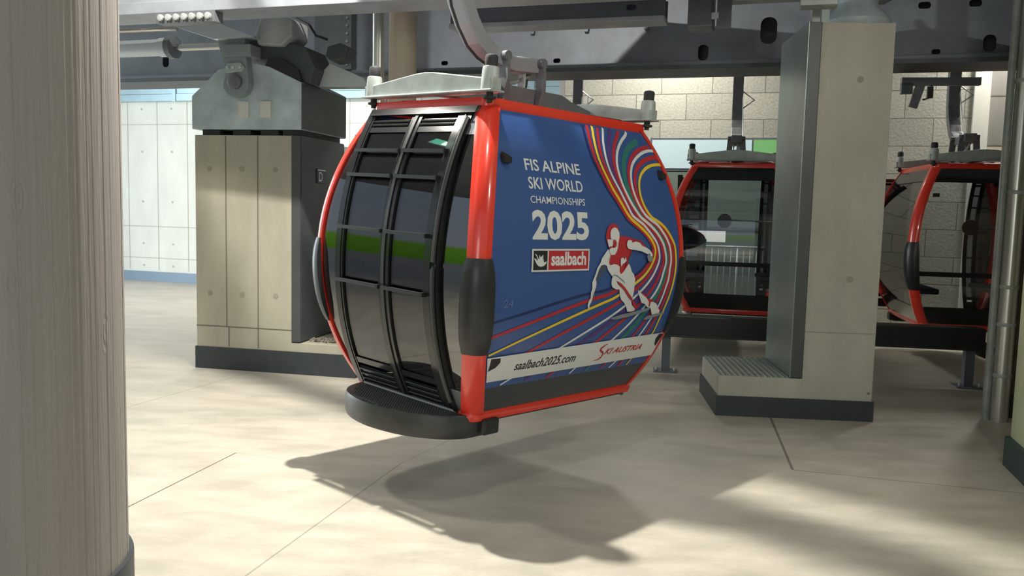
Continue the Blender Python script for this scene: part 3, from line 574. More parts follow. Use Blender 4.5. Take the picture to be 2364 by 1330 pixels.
    for l_ in range(3): fs += [(l_*n_+i, l_*n_+(i+1) % n_, (l_+1)*n_+(i+1) % n_, (l_+1)*n_+i) for i in range(n_)]
    st = mb.add(vs_, fs, 0, True).build('boarding_step', step_m, root)
    mb = MB()
    for i in range(26):
        x = -.99-.0135*i
        for j in range(44):
            y = -.58+.026*j+(.013 if i % 2 else 0)
            yy = .56*math.sqrt(max(0, 1-((x+.93)/.40)**2))
            if abs(y+.03) < yy: mb.box(x-.004, x+.004, y-.007, y+.007, .010, .016)
    mb.build('tread_studs', mat_tread, st)
    MB().tube([(-.965, -.53, .018), (-.975, 0, .018), (-.965, .57, .018)], 0, rect=(.012, .012)).build('step_trim', zinc, st)
    MB().box(-.86, -.70, -.72, -.60, -.14, -.02).build('corner_foot', black, root, bevel=.02)
    MB().tube([(.86, -.62, -.03), (.93, -.6, -.07), (.95, -.56, -.05)], .022, 10).build('tow_hook', galv_dark, root)
    # ---- seats along the two ends
    for sv in (-1, 1):
        MB().box(-.78, .8, min(sv*.42, sv*.8), max(sv*.42, sv*.8), .42, .50).build('bench_seat', seat_m, root, bevel=.03)
        mb = MB(); mb.grid(lambda t, z, o: (t*.78, sv*(B(z)-.1+o), z), rng(-1, 1, 3), rng(.5, 1.1, 5), -.03, .03); mb.build('bench_back', seat_m, root)
    if opened:
        MB().tube([(-.75, -.12, 1.36), (-.72, -.12, 1.36)], .12, 28).build('round_pad', black, root)
        MB().tube([(-.73, -.02, 1.37), (-.73, .7, 1.36)], .014, 8).build('pad_rail', galv_dark, root)
    # ---- roof frame
    for su in (-1, 1):
        x = su*.93
        mb = MB()
        prof = [(-.72, 2.285), (-.72, 2.37), (-.6, 2.375), (-.1, 2.435), (0, 2.44), (.1, 2.435), (.6, 2.375), (.72, 2.37), (.72, 2.285)]
        mb.prism(prof, lambda p, t: (t, p[0], p[1]), x-.045, x+.045)
        mb.box(x-.07, x+.07, -.73, .73, 2.275, 2.29)
        g = mb.build('gable_beam', galv, root, bevel=.008)
        for sv in (-1, 1):
            y = sv*.655
            b_ = MB().lathe([(.065, 0), (.065, .005), (.06, .13), (.055, .155), (.042, .16)], (x, y, 2.29)).build('bollard', galv, g)
            MB().lathe([(.044, 0), (.046, .06), (.038, .075), (.02, .08)], (x, y, 2.45)).build('bollard_cap', rubber, b_)
            MB().lathe([(.02, 0), (.02, .02), (.045, .025), (.045, .04), (.025, .045), (.025, .07)], (x, y, 2.205)).build('rubber_mount', rubber, b_)
    # centre beam from gable to gable
    mb = MB()
    prof = [(-.93, 2.29), (-.93, 2.36), (-.62, 2.42), (-.5, 2.46), (.5, 2.46), (.62, 2.42), (.93, 2.36), (.93, 2.29)]
    mb.prism(prof, lambda p, t: (p[0], t, p[1]), -.07, .07)
    mb.build('centre_beam', galv_dark, root, bevel=.01)
    for su in (-.24, .18):
        for sv in (-1, 1):
            MB().tube([(su, sv*.105, 2.30), (su, sv*.105, 2.5), (su, sv*.09, 2.69)], 0, rect=(.03, .085)).build('suspension_strap', galv_dark, root)
        MB().tube([(su, -.13, 2.67), (su, .13, 2.67)], .04, 14).build('pivot_pin', galv_dark, root)
    # hanger arm
    path = [(.25, 2.66), (.08, 2.645), (-.1, 2.63), (-.24, 2.645), (-.37, 2.69), (-.48, 2.76), (-.58, 2.88), (-.66, 3.02), (-.71, 3.2), (-.73, 3.4), (-.73, 3.7), (-.73, 4.12)]
    mb = MB(); mb.tube([(x, 0, z) for x, z in path], 0, rect=(.12, .17), up=Vector((0, 1, 0)))
    arm = mb.build('hanger_arm', galv_dark if opened else hanger_m, root, bevel=.012)
    mb = MB(); mb.tube([(x-.11 if z > 2.64 else x, -.03, z-.07) for x, z in path[3:11]], .011, 8); mb.build('hanger_cable', rubber, arm)
    MB().box(-.775, -.69, -.22, .22, 4.1, 4.3).build('grip_carriage', galv_dark, root, bevel=.03)
    # door linkage between straps
    mb = MB(); mb.tube([(-.17, .02, 2.46), (.0, .02, 2.50), (.18, .02, 2.58)], .014, 8); mb.tube([(-.14, .05, 2.60), (-.09, .05, 2.5), (-.12, .05, 2.36), (-.2, .0, 2.30)], .012, 8); mb.tube([(.05, -.04, 2.6), (.05, -.04, 2.44)], .009, 8)
    mb.build('door_linkage', galv, root)
    mb = MB(); mb.tube([(.0, .02, 3.22), (.0, .16, 3.12), (.0, .02, 3.02)], .014, 8) if False else mb.tube([(-.70, .05, 3.55), (-.70, .27, 3.38), (-.72, .05, 3.22)], .016, 8)
    mb.tube([(-.70, .07, 3.5), (-.55, .10, 3.0), (-.3, .10, 2.7)], .009, 8)
    mb.build('grip_lever', zinc, root)
    return root
mat_tread = mat('tread_grey', (.07, .072, .07), .5, metal=.3)
# ------------------------------------------------------------------ room shell
EX, EY = .9563, -.2924     # direction of the station frame in plan

struct(MB().box(-30, 16, -8, 27, -.3, 0).build('floor', floor_m))
struct(MB().box(-13.5, 16, -3.5, 27, 6.5, 6.8).build('ceiling', ceil_m))
def wall(name, p0, p1, z0, z1, m, t=.2, bev=0):
    """wall whose front face runs p0->p1 (plan), thickness away from the camera; local x along the wall"""
    d = Vector((p1[0]-p0[0], p1[1]-p0[1])); L_ = d.length
    o = MB().box(0, L_, 0, t, z0, z1).build(name, m, bevel=bev); o.location = (p0[0], p0[1], 0); o.rotation_euler = (0, 0, math.atan2(d.y, d.x))
    return struct(o)
wl = wall('wall_back_left', (-15, 24.0), (1.3, 18.97), 0, 6.5, conc_wall)
def wl_pt(x): return (-15+x*.9556, 24.0-x*.2947)
mb = MB()
x = .35
while x < 17:
    mb.box(x-.012, x+.012, -.004, .01, .3, 4.9); x += .93
for z in (.62, 1.45, 4.1): mb.box(0, 17, -.004, .01, z-.009, z+.009)
o = mb.build('panel_joints', line_m, wl)
mb = MB(); x = .8
while x < 17:
    for z in (.42, 1.0, 2.1, 3.4, 4.5): mb.lathe([(.03, -.006), (.03, .004)], (x, 0, z), 12, axis='y')
    x += .93
mb.build('tie_marks', line_m, wl)
o = MB().box(0, 17, -.03, .0, 0, .26).build('baseboard_back_left', skirt_m); o.location = wl.location; o.rotation_euler = wl.rotation_euler; struct(o)
# cable duct above that wall
rt = empty('cable_duct', (wl.location.x, wl.location.y, 4.68), wl.rotation_euler.z, 'pale blue cable duct running along the top of the white concrete wall', 'cable duct')
mb = MB(); mb.box(0, 17, -.16, -.01, 0, .17); mb.box(0, 17, -.14, -.01, .18, .36); mb.build('duct_body', tray_m, rt)
x = .9
while x < 17:
    MB().box(x-.05, x+.05, -.18, -.14, -.02, .34).build('joint_clip', tray_m, rt); x += 1.9
# block wall behind the cabins, window and shutter in it
BP0 = Vector((.95, 17.12)); BD = Vector((EX, EY))
bw = wall('wall_back', (BP0.x, BP0.y), tuple(BP0+BD*7.35), 0, 6.5, block_m)
wall('wall_return', (1.05, 17.25), (1.6, 19.0), 0, 6.5, conc_wall)
bl = math.atan2(EY, EX)
def on_wall(name, s0, s1, z0, z1, y0, y1, m, parent=None, bev=0):
    mb = MB().box(s0, s1, y0, y1, z0, z1); o = mb.build(name, m, parent, bevel=bev)
    if not parent: o.location = (BP0.x, BP0.y, 0); o.rotation_euler = (0, 0, bl)
    return o
pane_m = mat('sky_pane', (.4, .5, .5), .15, emit=((.55, .72, .78), .42))  # sky in the glazing painted as a glowing colour
meadow_m = mat('meadow_pane', (.1, .3, .1), .15, emit=((.2, .42, .16), .5))  # meadow in the glazing painted as a glowing green
wn = on_wall('window_1', 1.75, 4.25, 2.95, 3.58, -.05, -.0, galv_dark); struct(wn)
MB().box(1.79, 3.65, -.06, -.045, 3.0, 3.54).build('window_pane', pane_m, wn)
MB().box(3.68, 4.21, -.06, -.045, 3.0, 3.54).build('window_pane', meadow_m, wn)
dr = on_wall('door_1', 1.9, 4.25, 0, 2.93, -.06, -.0, mat('shutter_green_grey', (.2, .25, .22), .5)); struct(dr)
MB().box(1.95, 4.2, -.075, -.058, 1.85, 1.9).build('shutter_rail', galv_dark, dr)
cs = wall('trim_1', tuple(BP0+BD*7.3), tuple(BP0+BD*7.55), 0, 6.5, conc_wall, .25); cs.location.y -= .08
w2 = wall('wall_back_right', tuple(BP0+BD*7.5), tuple(BP0+BD*16), 0, 3.45, conc_beige)
w3 = wall('wall_back_right_upper', tuple(BP0+BD*7.5), tuple(BP0+BD*16), 3.45, 6.5, conc_grey2)
mb = MB()
for z in (.8, 1.7, 2.6, 3.45, 4.3): mb.box(0, 8, -.005, .0, z-.01, z+.01)
for i in range(8):
    for k in range(5): mb.box(.5+i*1.2+(k % 2)*.6, .52+i*1.2+(k % 2)*.6, -.005, 0, k*.87, k*.87+.87)
mb.build('block_joints', groove_m, w2)
wall('wall_side_right', (16, 12.5), (16, -3), 0, 6.5, conc_grey2)
# pale railing in front of the shutter
rl = empty('metal_railing', (3.2, 15.75, 0), bl, 'pale railing with thin upright bars seen through the cabin between the pillars', 'railing')
MB().tube([(0, 0, 1.55), (1.9, 0, 1.55)], .02, 10).build('top_rail', zinc, rl); MB().tube([(0, 0, .3), (1.9, 0, .3)], .015, 10).build('bottom_rail', zinc, rl)
for i in range(17): MB().tube([(.05+i*.1125, 0, 0 if i in (0, 8, 16) else .3), (.05+i*.1125, 0, 1.55)], .008 if i not in (0, 8, 16) else .018, 8).build('upright_bar', zinc, rl)
# right side near wall with dark skirting
nw = MB().prism([(4.42, 7.29), (4.05, 6.0), (3.55, 4.3), (9, 4.3), (9, 7.29)], lambda p, t: (p[0], p[1], t), 0, 6.5).build('wall_right', conc_green); struct(nw)
sk = MB().prism([(4.38, 7.31), (4.01, 6.0), (3.51, 4.28), (3.7, 4.28), (4.6, 7.31)], lambda p, t: (p[0], p[1], t), 0, .26).build('baseboard_right', mat('green_black_skirting', (.02, .05, .045), .45)); struct(sk)
# ------------------------------------------------------------------ pillars
def pillar_root(name, x, y, rz, lb): return empty(name, (x, y, 0), rz, lb, 'pillar')
# nearest pillar, rounded board-marked concrete
pr = pillar_root('concrete_pillar', -2.745, 4.04, 0, 'large round board-marked concrete pillar filling the left edge of the view')
pts = []; random.seed(21); a = 0
off = 0
while a < 360:
    w_ = random.uniform(.8, 3.2); k = random.uniform(-.0022, .0018)
    for q in (a, a+w_*.85): pts.append(((.8+k)*math.cos(math.radians(q)), (.8+k)*math.sin(math.radians(q))))
    a += w_
MB().prism(pts, lambda p, t: (p[0], p[1], t), 0, 6.5).build('shaft', conc_near, pr)
MB().lathe([(.825, 0), (.825, .29), (.82, .3)], (0, 0, 0), 90).build('plinth', plinth_m, pr)
for q, z_ in ((-67, 2.55), (-66, 1.37)):
    c_, s_ = math.cos(math.radians(q)), math.sin(math.radians(q)); P_ = Vector((.8*c_, .8*s_, z_)); n_ = Vector((c_, s_, 0))
    MB().tube([P_-n_*.01, P_+n_*.0045], .019, 18).build('tie_hole', groove_m, pr)
# pillar left of the cabin
pb = pillar_root('concrete_pillar', -4.06, 10.81, math.radians(-12), 'squat concrete pillar with vertical board joints under the grey-blue steel saddle')
mb = MB(); mb.prism([(0, 0), (1.33, 0), (1.33, 1.3), (0, 1.3)], lambda p, t: (p[0], p[1], t), 0, 2.98); mb.box(1.32, 2.18, 0, 1.3, 0, .40); mb.build('shaft', conc_box, pb, bevel=.01)
mb = MB()
for x in (.43, .87): mb.box(x-.006, x+.006, -.004, .01, .55, 2.97)
for x in (.46, .87): mb.box(x-.006, x+.006, -.004, .01, .30, .56)
mb.box(0, 1.33, -.004, .01, .55, .562); mb.build('board_joints', groove_m, pb)
for x in (.2, .65, 1.11):
    for z in (.98, 2.56):
        MB().lathe([(.034, -.004), (.034, .002), (.02, .003), (.02, .012)], (x, 0, z), 16, axis='y').build('tie_mark', tie_m, pb)
mb = MB(); mb.box(-.015, 2.19, -.015, 1.31, 0, .285); mb.build('plinth', plinth_m, pb)
jk = MB().box(1.33, 1.45, -.01, 1.3, .41, 2.98).build('steel_jacket', jacket_m, pb, bevel=.004)
MB().box(1.449, 1.46, .005, 1.3, .42, 2.97).build('jacket_flank', steel_dark, jk)
# small framed letter plate on the flank
pl = MB().box(1.46, 1.475, .42, .68, 2.42, 2.6).build('letter_plate', mat('plate_navy', (.03, .04, .09), .4), pb)
mb = MB(); mb.box(1.475, 1.478, .43, .67, 2.575, 2.59); mb.build('plate_edge', zinc, pl)
cu = bpy.data.curves.new('D', 'FONT'); cu.body = 'D'; cu.offset = .01
o = bpy.data.objects.new('tmp', cu); C.objects.link(o); bpy.context.view_layer.update()
me = bpy.data.meshes.new_from_object(o.evaluated_get(bpy.context.evaluated_depsgraph_get())); C.objects.unlink(o); bpy.data.objects.remove(o)
for v in me.vertices: v.co = (1.479, .45+v.co.x*.16, 2.44+v.co.y*.17)
me.materials.clear(); me.materials.append(zinc); o = bpy.data.objects.new('plate_letter', me); C.objects.link(o); o.parent = pl
rg = MB(); random.seed(3)
for k in range(9): rg.tube([(1.52+.05*k, .12+random.uniform(-.02, .05), .41+random.uniform(0, .02)), (1.56+.05*k, .17+random.uniform(-.05, .05), .45), (1.6+.05*k, .12+random.uniform(-.03, .05), .41)], .014, 6)
o = rg.build('crumpled_rag', concrete('rag', (.2, .18, .15))); o.parent = None; o.location = pb.location; o.rotation_euler = pb.rotation_euler
tag(o, 'crumpled grey rag lying on the ledge of the squat left pillar', 'rag')
# tall pillar right of the cabin
pc = pillar_root('concrete_pillar', 2.23, 8.9, math.radians(-4.5), 'tall concrete pillar with steel-clad left side, standing right of the blue-panelled cabin')
mb = MB(); mb.box(.87, 1.60, 0, 1.15, 0, 4.12); mb.box(0, .88, 0, 1.2, 0, .43); mb.build('shaft', conc_cen, pc, bevel=.008)
MB().box(-.02, 1.62, -.02, 1.21, 0, .215).build('plinth', plinth_m, pc)
jk = MB().box(.745, .865, -.015, 1.17, .44, 4.12).build('steel_jacket', jacket_m, pc, bevel=.004)
MB().box(.735, .745, -.01, 1.17, .44, 4.12).build('jacket_flank', jacket_side, jk)  # flank paler than the jacket front: its greenish reflection put into the colour
mb = MB(); x = .01
while x < .73:
    mb.prism([(x, .43), (x+.01, .447), (x+.028, .447), (x+.038, .43)], lambda p, t: (p[0], t, p[1]), .0, 1.18); x += .062
mb.build('ribbed_cover', jacket_side, pc)
MB().box(.87, 1.6, -.003, .01, .93, .937).build('pour_line', tie_m, pc)
for x, z in ((1.28, 3.55), (1.3, 1.5)): MB().lathe([(.035, -.003), (.03, .003)], (x, 0, z), 16, axis='y').build('tie_mark', tie_m, pc)
MB().lathe([(.014, -.003), (.014, .004)], (1.56, 0, .3), 12, axis='y').build('drill_hole', groove_m, pc)
# dark pillar at the right edge behind the pipe
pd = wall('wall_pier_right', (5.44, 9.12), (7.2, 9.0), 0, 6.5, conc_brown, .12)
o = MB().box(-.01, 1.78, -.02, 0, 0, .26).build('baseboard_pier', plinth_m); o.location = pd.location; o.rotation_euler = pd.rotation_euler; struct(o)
# round beige column behind the cabin
cc = empty('round_column', (-1.30, 9.75, 0), 0, 'smooth round beige concrete column rising behind the cabin roof', 'column')
MB().lathe([(.158, 0), (.158, 6.5)], (0, 0, 0), 36).build('shaft', conc_col, cc)
def pipe(name, x, y, r, lb, clamps, thin=None, z1=6.5):
    p = empty(name, (x, y, 0), 0, lb, 'pipe'); MB().lathe([(r, 0), (r, z1)], (0, 0, 0), 28).build('tube', pipe_m, p)
    for z in clamps: MB().lathe([(r+.004, -.02), (r+.006, -.015), (r+.006, .015), (r+.004, .02)], (0, 0, z), 24).build('pipe_collar', galv, p)
    if thin:
        MB().lathe([(thin[2], 0), (thin[2], z1)], (thin[0], thin[1], 0), 20).build('side_conduit', galv, p)
    return p
pipe('steel_pipe', 5.28, 8.95, .09, 'shiny vertical steel pipe with collars at the right edge', (.5, 1.05, 1.45, 2.45, 3.6), (-.12, .05, .038))
pipe('steel_pipe', -1.55, 9.6, .066, 'slim shiny vertical pipe beside the round beige column', (1.6, 3.4))
# ------------------------------------------------------------------ girders
def hole_cut(o, polys, y0, y1):
    for poly in polys:
        m_ = MB().prism(poly, lambda p, t: (p[0], t, p[1]), y0, y1).build('cut', black)
        m_.matrix_world = o.matrix_world.copy()
        b_ = o.modifiers.new('b', 'BOOLEAN'); b_.operation = 'DIFFERENCE'; b_.solver = 'EXACT'; b_.object = m_
        bpy.context.view_layer.update()
        me = bpy.data.meshes.new_from_object(o.evaluated_get(bpy.context.evaluated_depsgraph_get()))
        o.modifiers.clear(); o.data = me; C.objects.unlink(m_); bpy.data.objects.remove(m_)
def slot(cx, cz, w, h, n=6):
    r = min(w, h)/2*.9; o = []
    for sx_, sz_, a0 in ((1, 1, 0), (-1, 1, 90), (-1, -1, 180), (1, -1, 270)):
        for k in range(n+1):
            a = math.radians(a0+90*k/n); o.append((cx+sx_*(w/2-r)+r*math.cos(a), cz+sz_*(h/2-r)+r*math.sin(a)))
    return o
def girder(x, y, L_, zb, h, t, fl_w, fl_t, m, mf, lb, holes=(), name='steel_girder', rz=None, flip_top=True):
    rz = bl if rz is None else rz
    g = empty(name, (x, y, zb), rz, lb, 'girder')
    o = MB().box(0, L_, 0, .012, fl_t, h).build('web_plate', m)
    if holes: hole_cut(o, [slot(*q) for q in holes], -.05, .06)
    o.parent = g
    MB().box(0, L_, t-.012, t, fl_t, h).build('rear_plate', m, g)
    MB().box(0, L_, -fl_w, t+fl_w, 0, fl_t).build('bottom_flange', mf, g, bevel=.006)
    if flip_top: MB().box(0, L_, -fl_w, t+fl_w, h, h+fl_t).build('top_flange', mf, g)
    return g
# B: deep box girder across the whole view; passes (3.8,10.75) at x local
def gb_s(x): return (x-(-9.0))/EX
GB = girder(-9.0, 14.66, 17.5, 4.05, 1.2, .5, .12, .05, steel_blue, steel_blue, 'deep grey box girder with oval holes spanning the hall behind the pillars',
            [(3.6, .28, .12, .18), (8.33, .13, .1, .06), (9.97, .12, .1, .06), (11.92, .17, .13, .2), (12.72, .42, .2, .33), (13.42, .42, .2, .33), (14.66, .1, .1, .06), (15.23, .18, .14, .2), (14.5, .65, .14, .08), (15.05, .65, .14, .08)])
for s in (7.3, 13.25, 16.2):
    MB().box(s-.045, s+.045, -.11, -.0, .05, 1.2).build('stiffener', steel_light, GB)
pn = MB().box(6.36, 6.94, -.16, 0, .05, 1.15).build('splice_panel', steel_dark, GB)
for k in range(9): MB().lathe([(.02, 0), (.02, -.025)], (6.88, -.16, .12+k*.11), 6, axis='y').build('bolt', galv_dark, pn)
for s in (9.55, 10.3, 11.1):
    MB().prism([(0, 0), (.12, 0), (.1, -.14), (.05, -.14)], lambda p, t: (s+p[0], t, .62+p[1]), -.06, -.05).build('keyhole_tab', steel_blue, GB)
MB().box(2, 17, -.125, .62, -.05, .0).build('lower_chord', steel_dark, GB)
# A: front girder across the top left
GA = girder(-7.6, 10.41, 10.6, 4.12, .76, .3, .08, .12, steel_light, steel_light, 'pale grey girder running across the top left, nearest the camera', [(5.4, .24, .16, .07)])
sp = MB().box(3.95, 4.68, -.08, .06, -.11, 0).build('splice_bar', galv_dark, GA)
for i in range(7): MB().lathe([(.035, 0), (.035, -.03), (.02, -.035)], (4.02+i*.098, -.08, -.055), 10, axis='y').build('bolt', galv, sp)
# C: shallow girder between
GC = girder(-.75, 9.55, 2.35, 4.10, .24, .2, .05, .05, steel_blue, steel_light, 'shallow greenish-grey girder hanging just behind the curved hanger arm', [(2.0, .15, .1, .06)], flip_top=False)
tr = empty('cable_tray', (-2.6, 10.95, 4.58), bl, 'thin white cable tray glimpsed between the overhead girders', 'cable tray')
MB().box(0, 5.2, 0, .1, 0, .07).build('tray_body', white_lamp, tr)
random.seed(11)
for i in range(16):
    x = .2+i*.3+random.uniform(-.06, .06); MB().box(x, x+random.uniform(.04, .14), -.012, .0, 0, random.uniform(.02, .05)).build('cable_clip', rubber, tr)
# hanging machinery right of the shallow girder
mc = empty('drive_bracket', (1.95, 8.95, 0), bl, 'grey machinery bracket with crossbar hanging from the top right of the shallow girder', 'bracket')
MB().box(-.2, .06, -.05, .25, 4.06, 4.55).build('motor_housing', galv_dark, mc, bevel=.02)
MB().box(.1, .24, -.12, .0, 4.02, 4.6).build('upright_plate', steel_blue, mc)
MB().box(.2, 1.15, -.06, .1, 4.30, 4.42).build('crossbar', steel_light, mc, bevel=.01)
MB().box(.9, 1.25, -.1, .12, 4.22, 4.30).build('lower_bar', galv, mc, bevel=.01)
MB().box(-.3, 2.2, -.03, .12, 4.48, 4.6).build('upper_bar', galv_dark, mc)
MB().box(.05, .12, -.14, -.11, 4.12, 4.18).build('terminal', zinc, mc)
# ------------------------------------------------------------------ saddle on the squat pillar
sd = empty('bearing_saddle', (-4.06, 10.81, 3.05), math.radians(-12), 'grey-blue gabled steel saddle with round hinge pin on the squat pillar', 'saddle')
prof = [(-.02, 0), (-.02, .41), (.36, .735), (.80, .82), (1.05, .76), (1.47, .57), (1.47, 0)]
MB().prism(prof, lambda p, t: (p[0], t, p[1]), -.03, 1.33).build('saddle_body', saddle_m, sd, bevel=.012)
MB().box(1.471, 1.476, -.02, 1.32, .01, .56).build('side_plate', steel_dark, sd)
for i, x in enumerate((.1, .52, .9, 1.2)): MB().box(x, x+.24, .02, 1.2, -.07, -.0).build('rubber_pad', rubber, sd)
for x in (.63, .93): MB().box(x, x+.14, -.045, -.029, .14, .34).build('rating_plate', white_lamp, sd)
# hinge lug
def arc(cx, cz, r, a0, a1, n=14): return [(cx+r*math.cos(math.radians(a0+(a1-a0)*i/n)), cz+r*math.sin(math.radians(a0+(a1-a0)*i/n))) for i in range(n+1)]
lug = [(.40, 1.12), (.52, .70)]+arc(.66, .55, .175, 190, 370)+[(.80, .9), (.78, 1.12)]
lg = MB().prism(lug, lambda p, t: (p[0], t, p[1]), -.15, -.035).build('hinge_lug', lug_m, sd, bevel=.006)
MB().lathe([(.088, 0), (.088, -.05), (.08, -.055), (.01, -.056)], (.665, -.15, .56), 24, axis='y').build('hinge_pin', galv_dark, lg)
k = MB().prism([(.52, .70), (.56, .78), (.74, .79), (.79, .73), (.76, .68), (.55, .66)], lambda p, t: (p[0], t, p[1]), -.175, -.15).build('keeper_plate', galv, lg)
for x in (.57, .65, .74): MB().lathe([(.02, 0), (.02, -.02)], (x, -.175, .73), 6, axis='y').build('bolt', zinc, k)
yk = [(.55, 1.02), (.55, .88), (1.0, .86), (1.2, .80), (1.42, .62), (1.55, .56), (1.62, .75), (1.5, 1.0), (1.0, 1.12), (.8, 1.14)]
MB().prism(yk, lambda p, t: (p[0], t, p[1]), .03, .6).build('yoke', steel_dark, sd, bevel=.01)
MB().prism([(.52, .86), (.9, .86), (.9, 1.0), (.52, 1.0)], lambda p, t: (p[0], t, p[1]), -.22, .05).build('yoke_lip', lug_m, sd, bevel=.008)
MB().prism([(.98, .77), (1.03, .86), (1.2, .86), (1.42, .72), (1.47, .585)], lambda p, t: (p[0], t, p[1]), -.02, .03).build('rubber_buffer', rubber, sd)
MB().prism([(.86, 1.16), (.9, 1.02), (1.22, 1.0), (1.36, 1.12), (1.36, 1.32), (1.15, 1.42), (.95, 1.38)], lambda p, t: (p[0], t, p[1]), -.05, .4).build('gear_housing', galv, sd, bevel=.03)
MB().prism([(1.72, .90), (1.8, .84), (1.98, .86), (2.02, 1.0), (1.92, 1.06), (1.75, 1.02)], lambda p, t: (p[0], t, p[1]), .1, .4).build('limit_switch', steel_dark, sd, bevel=.02)
MB().tube([(1.3, .1, 1.4), (1.5, .1, 1.3), (1.6, .1, 1.15), (1.75, .1, 1.1)], .015, 8).build('power_cable', rubber, sd)
MB().prism([(-.1, 1.22), (.35, 1.3), (.95, 1.08), (.42, 1.06)], lambda p, t: (p[0], t, p[1]), -.25, -.05).build('gusset_plate', zinc, sd)
MB().prism([(1.6, .75), (1.7, .85), (2.15, .66), (2.2, .56), (1.55, .56)], lambda p, t: (p[0], t, p[1]), .3, .5).build('gusset_plate', zinc, sd)
# hydraulic cylinder
hc = empty('hydraulic_cylinder', (-5.9, 11.95, 4.19), math.radians(-17.5), 'pale hydraulic cylinder with bright piston rod, upper left beside the near pillar', 'hydraulic cylinder')
MB().lathe([(.11, -.6), (.11, 1.15), (.125, 1.16), (.125, 1.3)], (0, 0, 0), 28, axis='x').build('barrel', zinc, hc)
MB().lathe([(.15, 1.3), (.15, 1.38), (.1, 1.39)], (0, 0, 0), 28, axis='x').build('end_flange', galv_dark, hc)
MB().lathe([(.045, 1.38), (.045, 2.35)], (0, 0, -.01), 20, axis='x').build('piston_rod', chrome, hc)
mb = MB(); mb.tube([(-1.5, -.5, .16), (1.7, -.35, .155)], .03, 10); o = mb.build('feed_pipe', chrome, hc)
# mount on the tall pillar
mt_ = empty('bearing_mount', (3.68, 9.45, 4.12), 0, 'curved cast steel mount on top of the tall pillar', 'mount')
MB().lathe([(.30, 0), (.31, .03), (.34, .09), (.345, .14), (.31, .2), (.24, .26), (.21, .33), (.22, .37), (.4, .40), (.42, .46)], (0, 0, 0), 36).build('mount_body', saddle_m, mt_)
MB().box(-.38, .5, -.3, .5, .46, .52).build('top_plate', steel_light, mt_)
MB().box(-.1, .2, -.36, -.30, 0, .03).build('shim', rubber, mt_)
ps = empty('steel_post', (3.10, 9.0, 4.12), math.radians(-4.5), 'short pale steel post rising from the clad side of the tall pillar', 'post')
MB().box(-.05, .03, 0, .1, 0, 1.6).build('post_tube', galv, ps); MB().box(.07, .15, .1, .25, 0, 1.6).build('rear_tube', jacket_side, ps); MB().tube([(-.02, .05, .55), (-.35, .05, .95)], .03, 8).build('brace', jacket_side, ps)
# ------------------------------------------------------------------ black guide rail on legs in front of the back row
gr = empty('guide_rail', (1.35, 11.33, 0), math.radians(-9), 'long black guide rail on grey legs running low in front of the back row', 'guide rail')
MB().box(0, 4.72, 0, .26, .49, .78).build('rail_beam', black, gr, bevel=.015)
MB().box(0, 4.72, -.005, .0, .50, .515).build('rail_lip', frame_grey, gr)
MB().lathe([(.09, -.13), (.1, -.1), (.1, .1), (.09, .13)], (4.74, .1, .5), 20, axis='y').build('end_roller', black, gr)
for x in (.75, 4.58):
    lg = MB().box(x-.055, x+.055, .08, .19, 0, .5).build('leg', steel_blue, gr)
    MB().box(x-.16, x+.16, -.0, .28, 0, .02).build('base_plate', galv_dark, lg)
    for q in (-.12, .12): MB().lathe([(.018, 0), (.018, .05)], (x+q, .04, .02), 8).build('anchor_bolt', galv, lg)
# ------------------------------------------------------------------ sensor bracket under the girder, right of the tall pillar
sb = empty('sensor_bracket', (5.2, 11.35, 3.93), math.radians(-10), 'grey bracket with a tilted sensor arm under the girder, right of the tall pillar', 'bracket')
MB().box(-.12, .85, 0, .1, -.03, .07).build('mounting_bar', galv_dark, sb)
MB().tube([(.13, .02, .02), (.03, .0, -.32)], 0, rect=(.11, .05), up=Vector((0, 1, 0))).build('sensor_arm', galv_dark, sb)
MB().box(-.12, .02, .0, .08, -.14, .0).build('junction_box', steel_dark, sb)
MB().tube([(.25, .0, -.03), (.22, .0, -.2), (.15, .0, -.22)], .012, 8).build('sensor_lead', rubber, sb)
MB().box(.2, .27, -.02, .03, -.2, -.05).build('sensor_head', black, sb)
o = MB().box(-.5, 10.4, -.25, .25, 4.975, 5.09).build('track_rail', steel_dark); o.location = (-2.9, 15.95, 0); o.rotation_euler = (0, 0, -.2826)
tag(o, 'long track rail carrying the back row of cabins, above the deep girder', 'rail')
# exit sign beyond the door window
ex = empty('exit_sign', (-3.1, 6.62, 4.2), math.radians(90), 'small lit green exit sign with arrow, mirrored in the upper right door window', 'exit sign')
MB().box(-.15, .15, 0, .05, 0, .15).build('housing', white_lamp, ex)
fc = MB().box(-.145, .145, -.004, .0, .005, .145).build('sign_face', mat('exit_green', (.0, .25, .13), .4, emit=((.02, .5, .28), 2.5)), ex)
mb = MB(); mb.box(-.05, .01, -.008, -.004, .02, .13); mb.box(-.10, -.075, -.008, -.004, .065, .085); mb.add([(-.10, -.006, .105), (-.135, -.006, .075), (-.10, -.006, .045), (-.10, -.008, .105), (-.135, -.008, .075), (-.10, -.008, .045)], [(0, 1, 2), (3, 4, 5), (0, 1, 4, 3), (1, 2, 5, 4), (2, 0, 3, 5)])
mb.build('door_and_arrow', mat('exit_white', (.8, .9, .8), .4, emit=((.7, 1, .85), 4)), fc)
MB().box(-.008, .008, .01, .03, .15, 2.3).build('hanging_rod', galv_dark, ex)
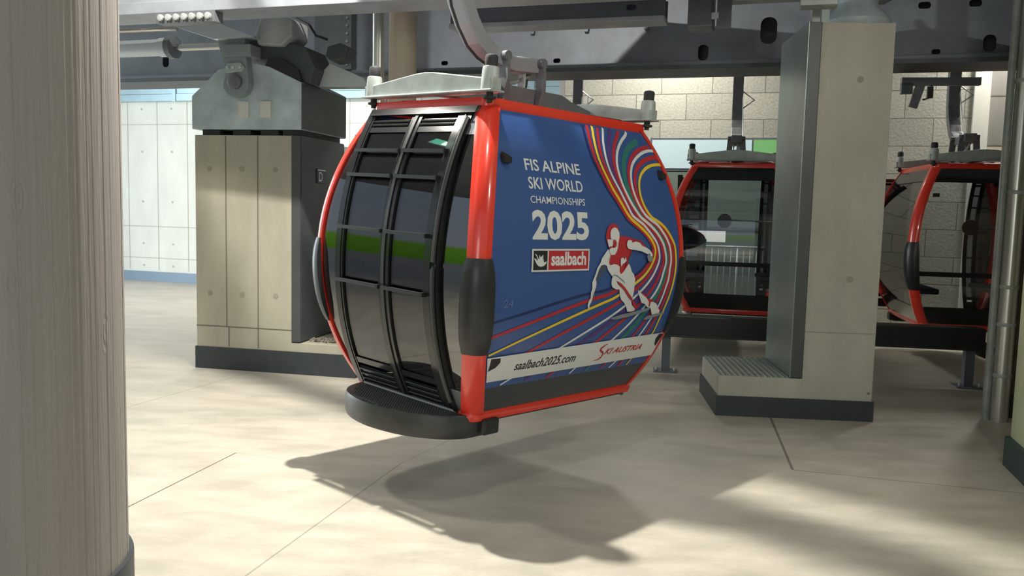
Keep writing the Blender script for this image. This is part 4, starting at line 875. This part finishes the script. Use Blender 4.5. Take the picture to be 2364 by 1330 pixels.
# overhead carriage rail and unseen platform added for its shade above the near cabin (they hang below the ceiling and shade the hall floor)
u_ = Vector((.693, .721, 0)); v_ = Vector((-.721, .693, 0)); o0 = Vector((-.1, 7.03, 0))
def over(name, u0, u1, v0, v1, z0, z1, m, parent=None, lb=None, cat=None):
    mb = MB(); vs_ = [tuple(o0+u_*a+v_*b+Vector((0, 0, z))) for z in (z0, z1) for b in (v0, v1) for a in (u0, u1)]
    mb.add(vs_, [(0, 2, 3, 1), (4, 5, 7, 6), (0, 1, 5, 4), (2, 6, 7, 3), (0, 4, 6, 2), (1, 3, 7, 5)])
    return mb.build(name, m)
tag(over('track_rail', -.76, -.68, -3.4, 3.3, 5.0, 5.09, steel_dark), 'slim steel track rail high above the nearest cabin', 'rail')
tag(over('shade_platform', -.557, 2.6, -2.95, 1.2, 5.06, 5.14, galv_dark), 'unseen wide steel platform added high above the nearest cabin for its shade', 'platform')
from mathutils import Quaternion
near = make_cabin(True, False)
dv = Vector((0.69311124, 0.72083064, -0.017)).normalized(); wv = Vector((0.03701196, -0.01200477, 1.)).normalized()
vv = wv.cross(dv).normalized(); dv = vv.cross(wv).normalized()
M = Matrix((dv, vv, wv)).transposed().to_4x4(); M.translation = Vector((-0.0964, 7.0294, 0.673)); near.matrix_world = M
tag(near, 'red-framed gondola cabin with blue panel of white lettering and a skier, hanging nearest', 'gondola cabin')
plain = make_cabin(False, True)
rest = [(3.54, 13.72, -1.81, 'red and black glazed cabin hanging between the blue-panelled cabin and the tall right pillar'),
        (6.574, 12.518, -1.769, 'red and black glazed cabin hanging behind the steel pipe at the right edge'),
        (.9, 14.2, -1.8, 'empty cabin mostly hidden behind the blue-panelled cabin, only its hanger showing over the roof'),
        (-2.65, 15.2, -1.8, 'empty cabin farthest left in the row, hanger showing between the pillar saddle and beige column')]
for i, (x, y, yaw, lb) in enumerate(rest):
    o = plain if i == 0 else copy_tree(plain)
    o.location = (x, y, .67); o.rotation_euler = (0, 0, yaw)
    if i == 1:
        for ch in [c for c in C.objects if c.parent == o and c.name.split('.')[0] in ('round_pad', 'pad_rail')]: ch.location.y = .5
    tag(o, lb, 'gondola cabin', 'parked cabins in the back row')
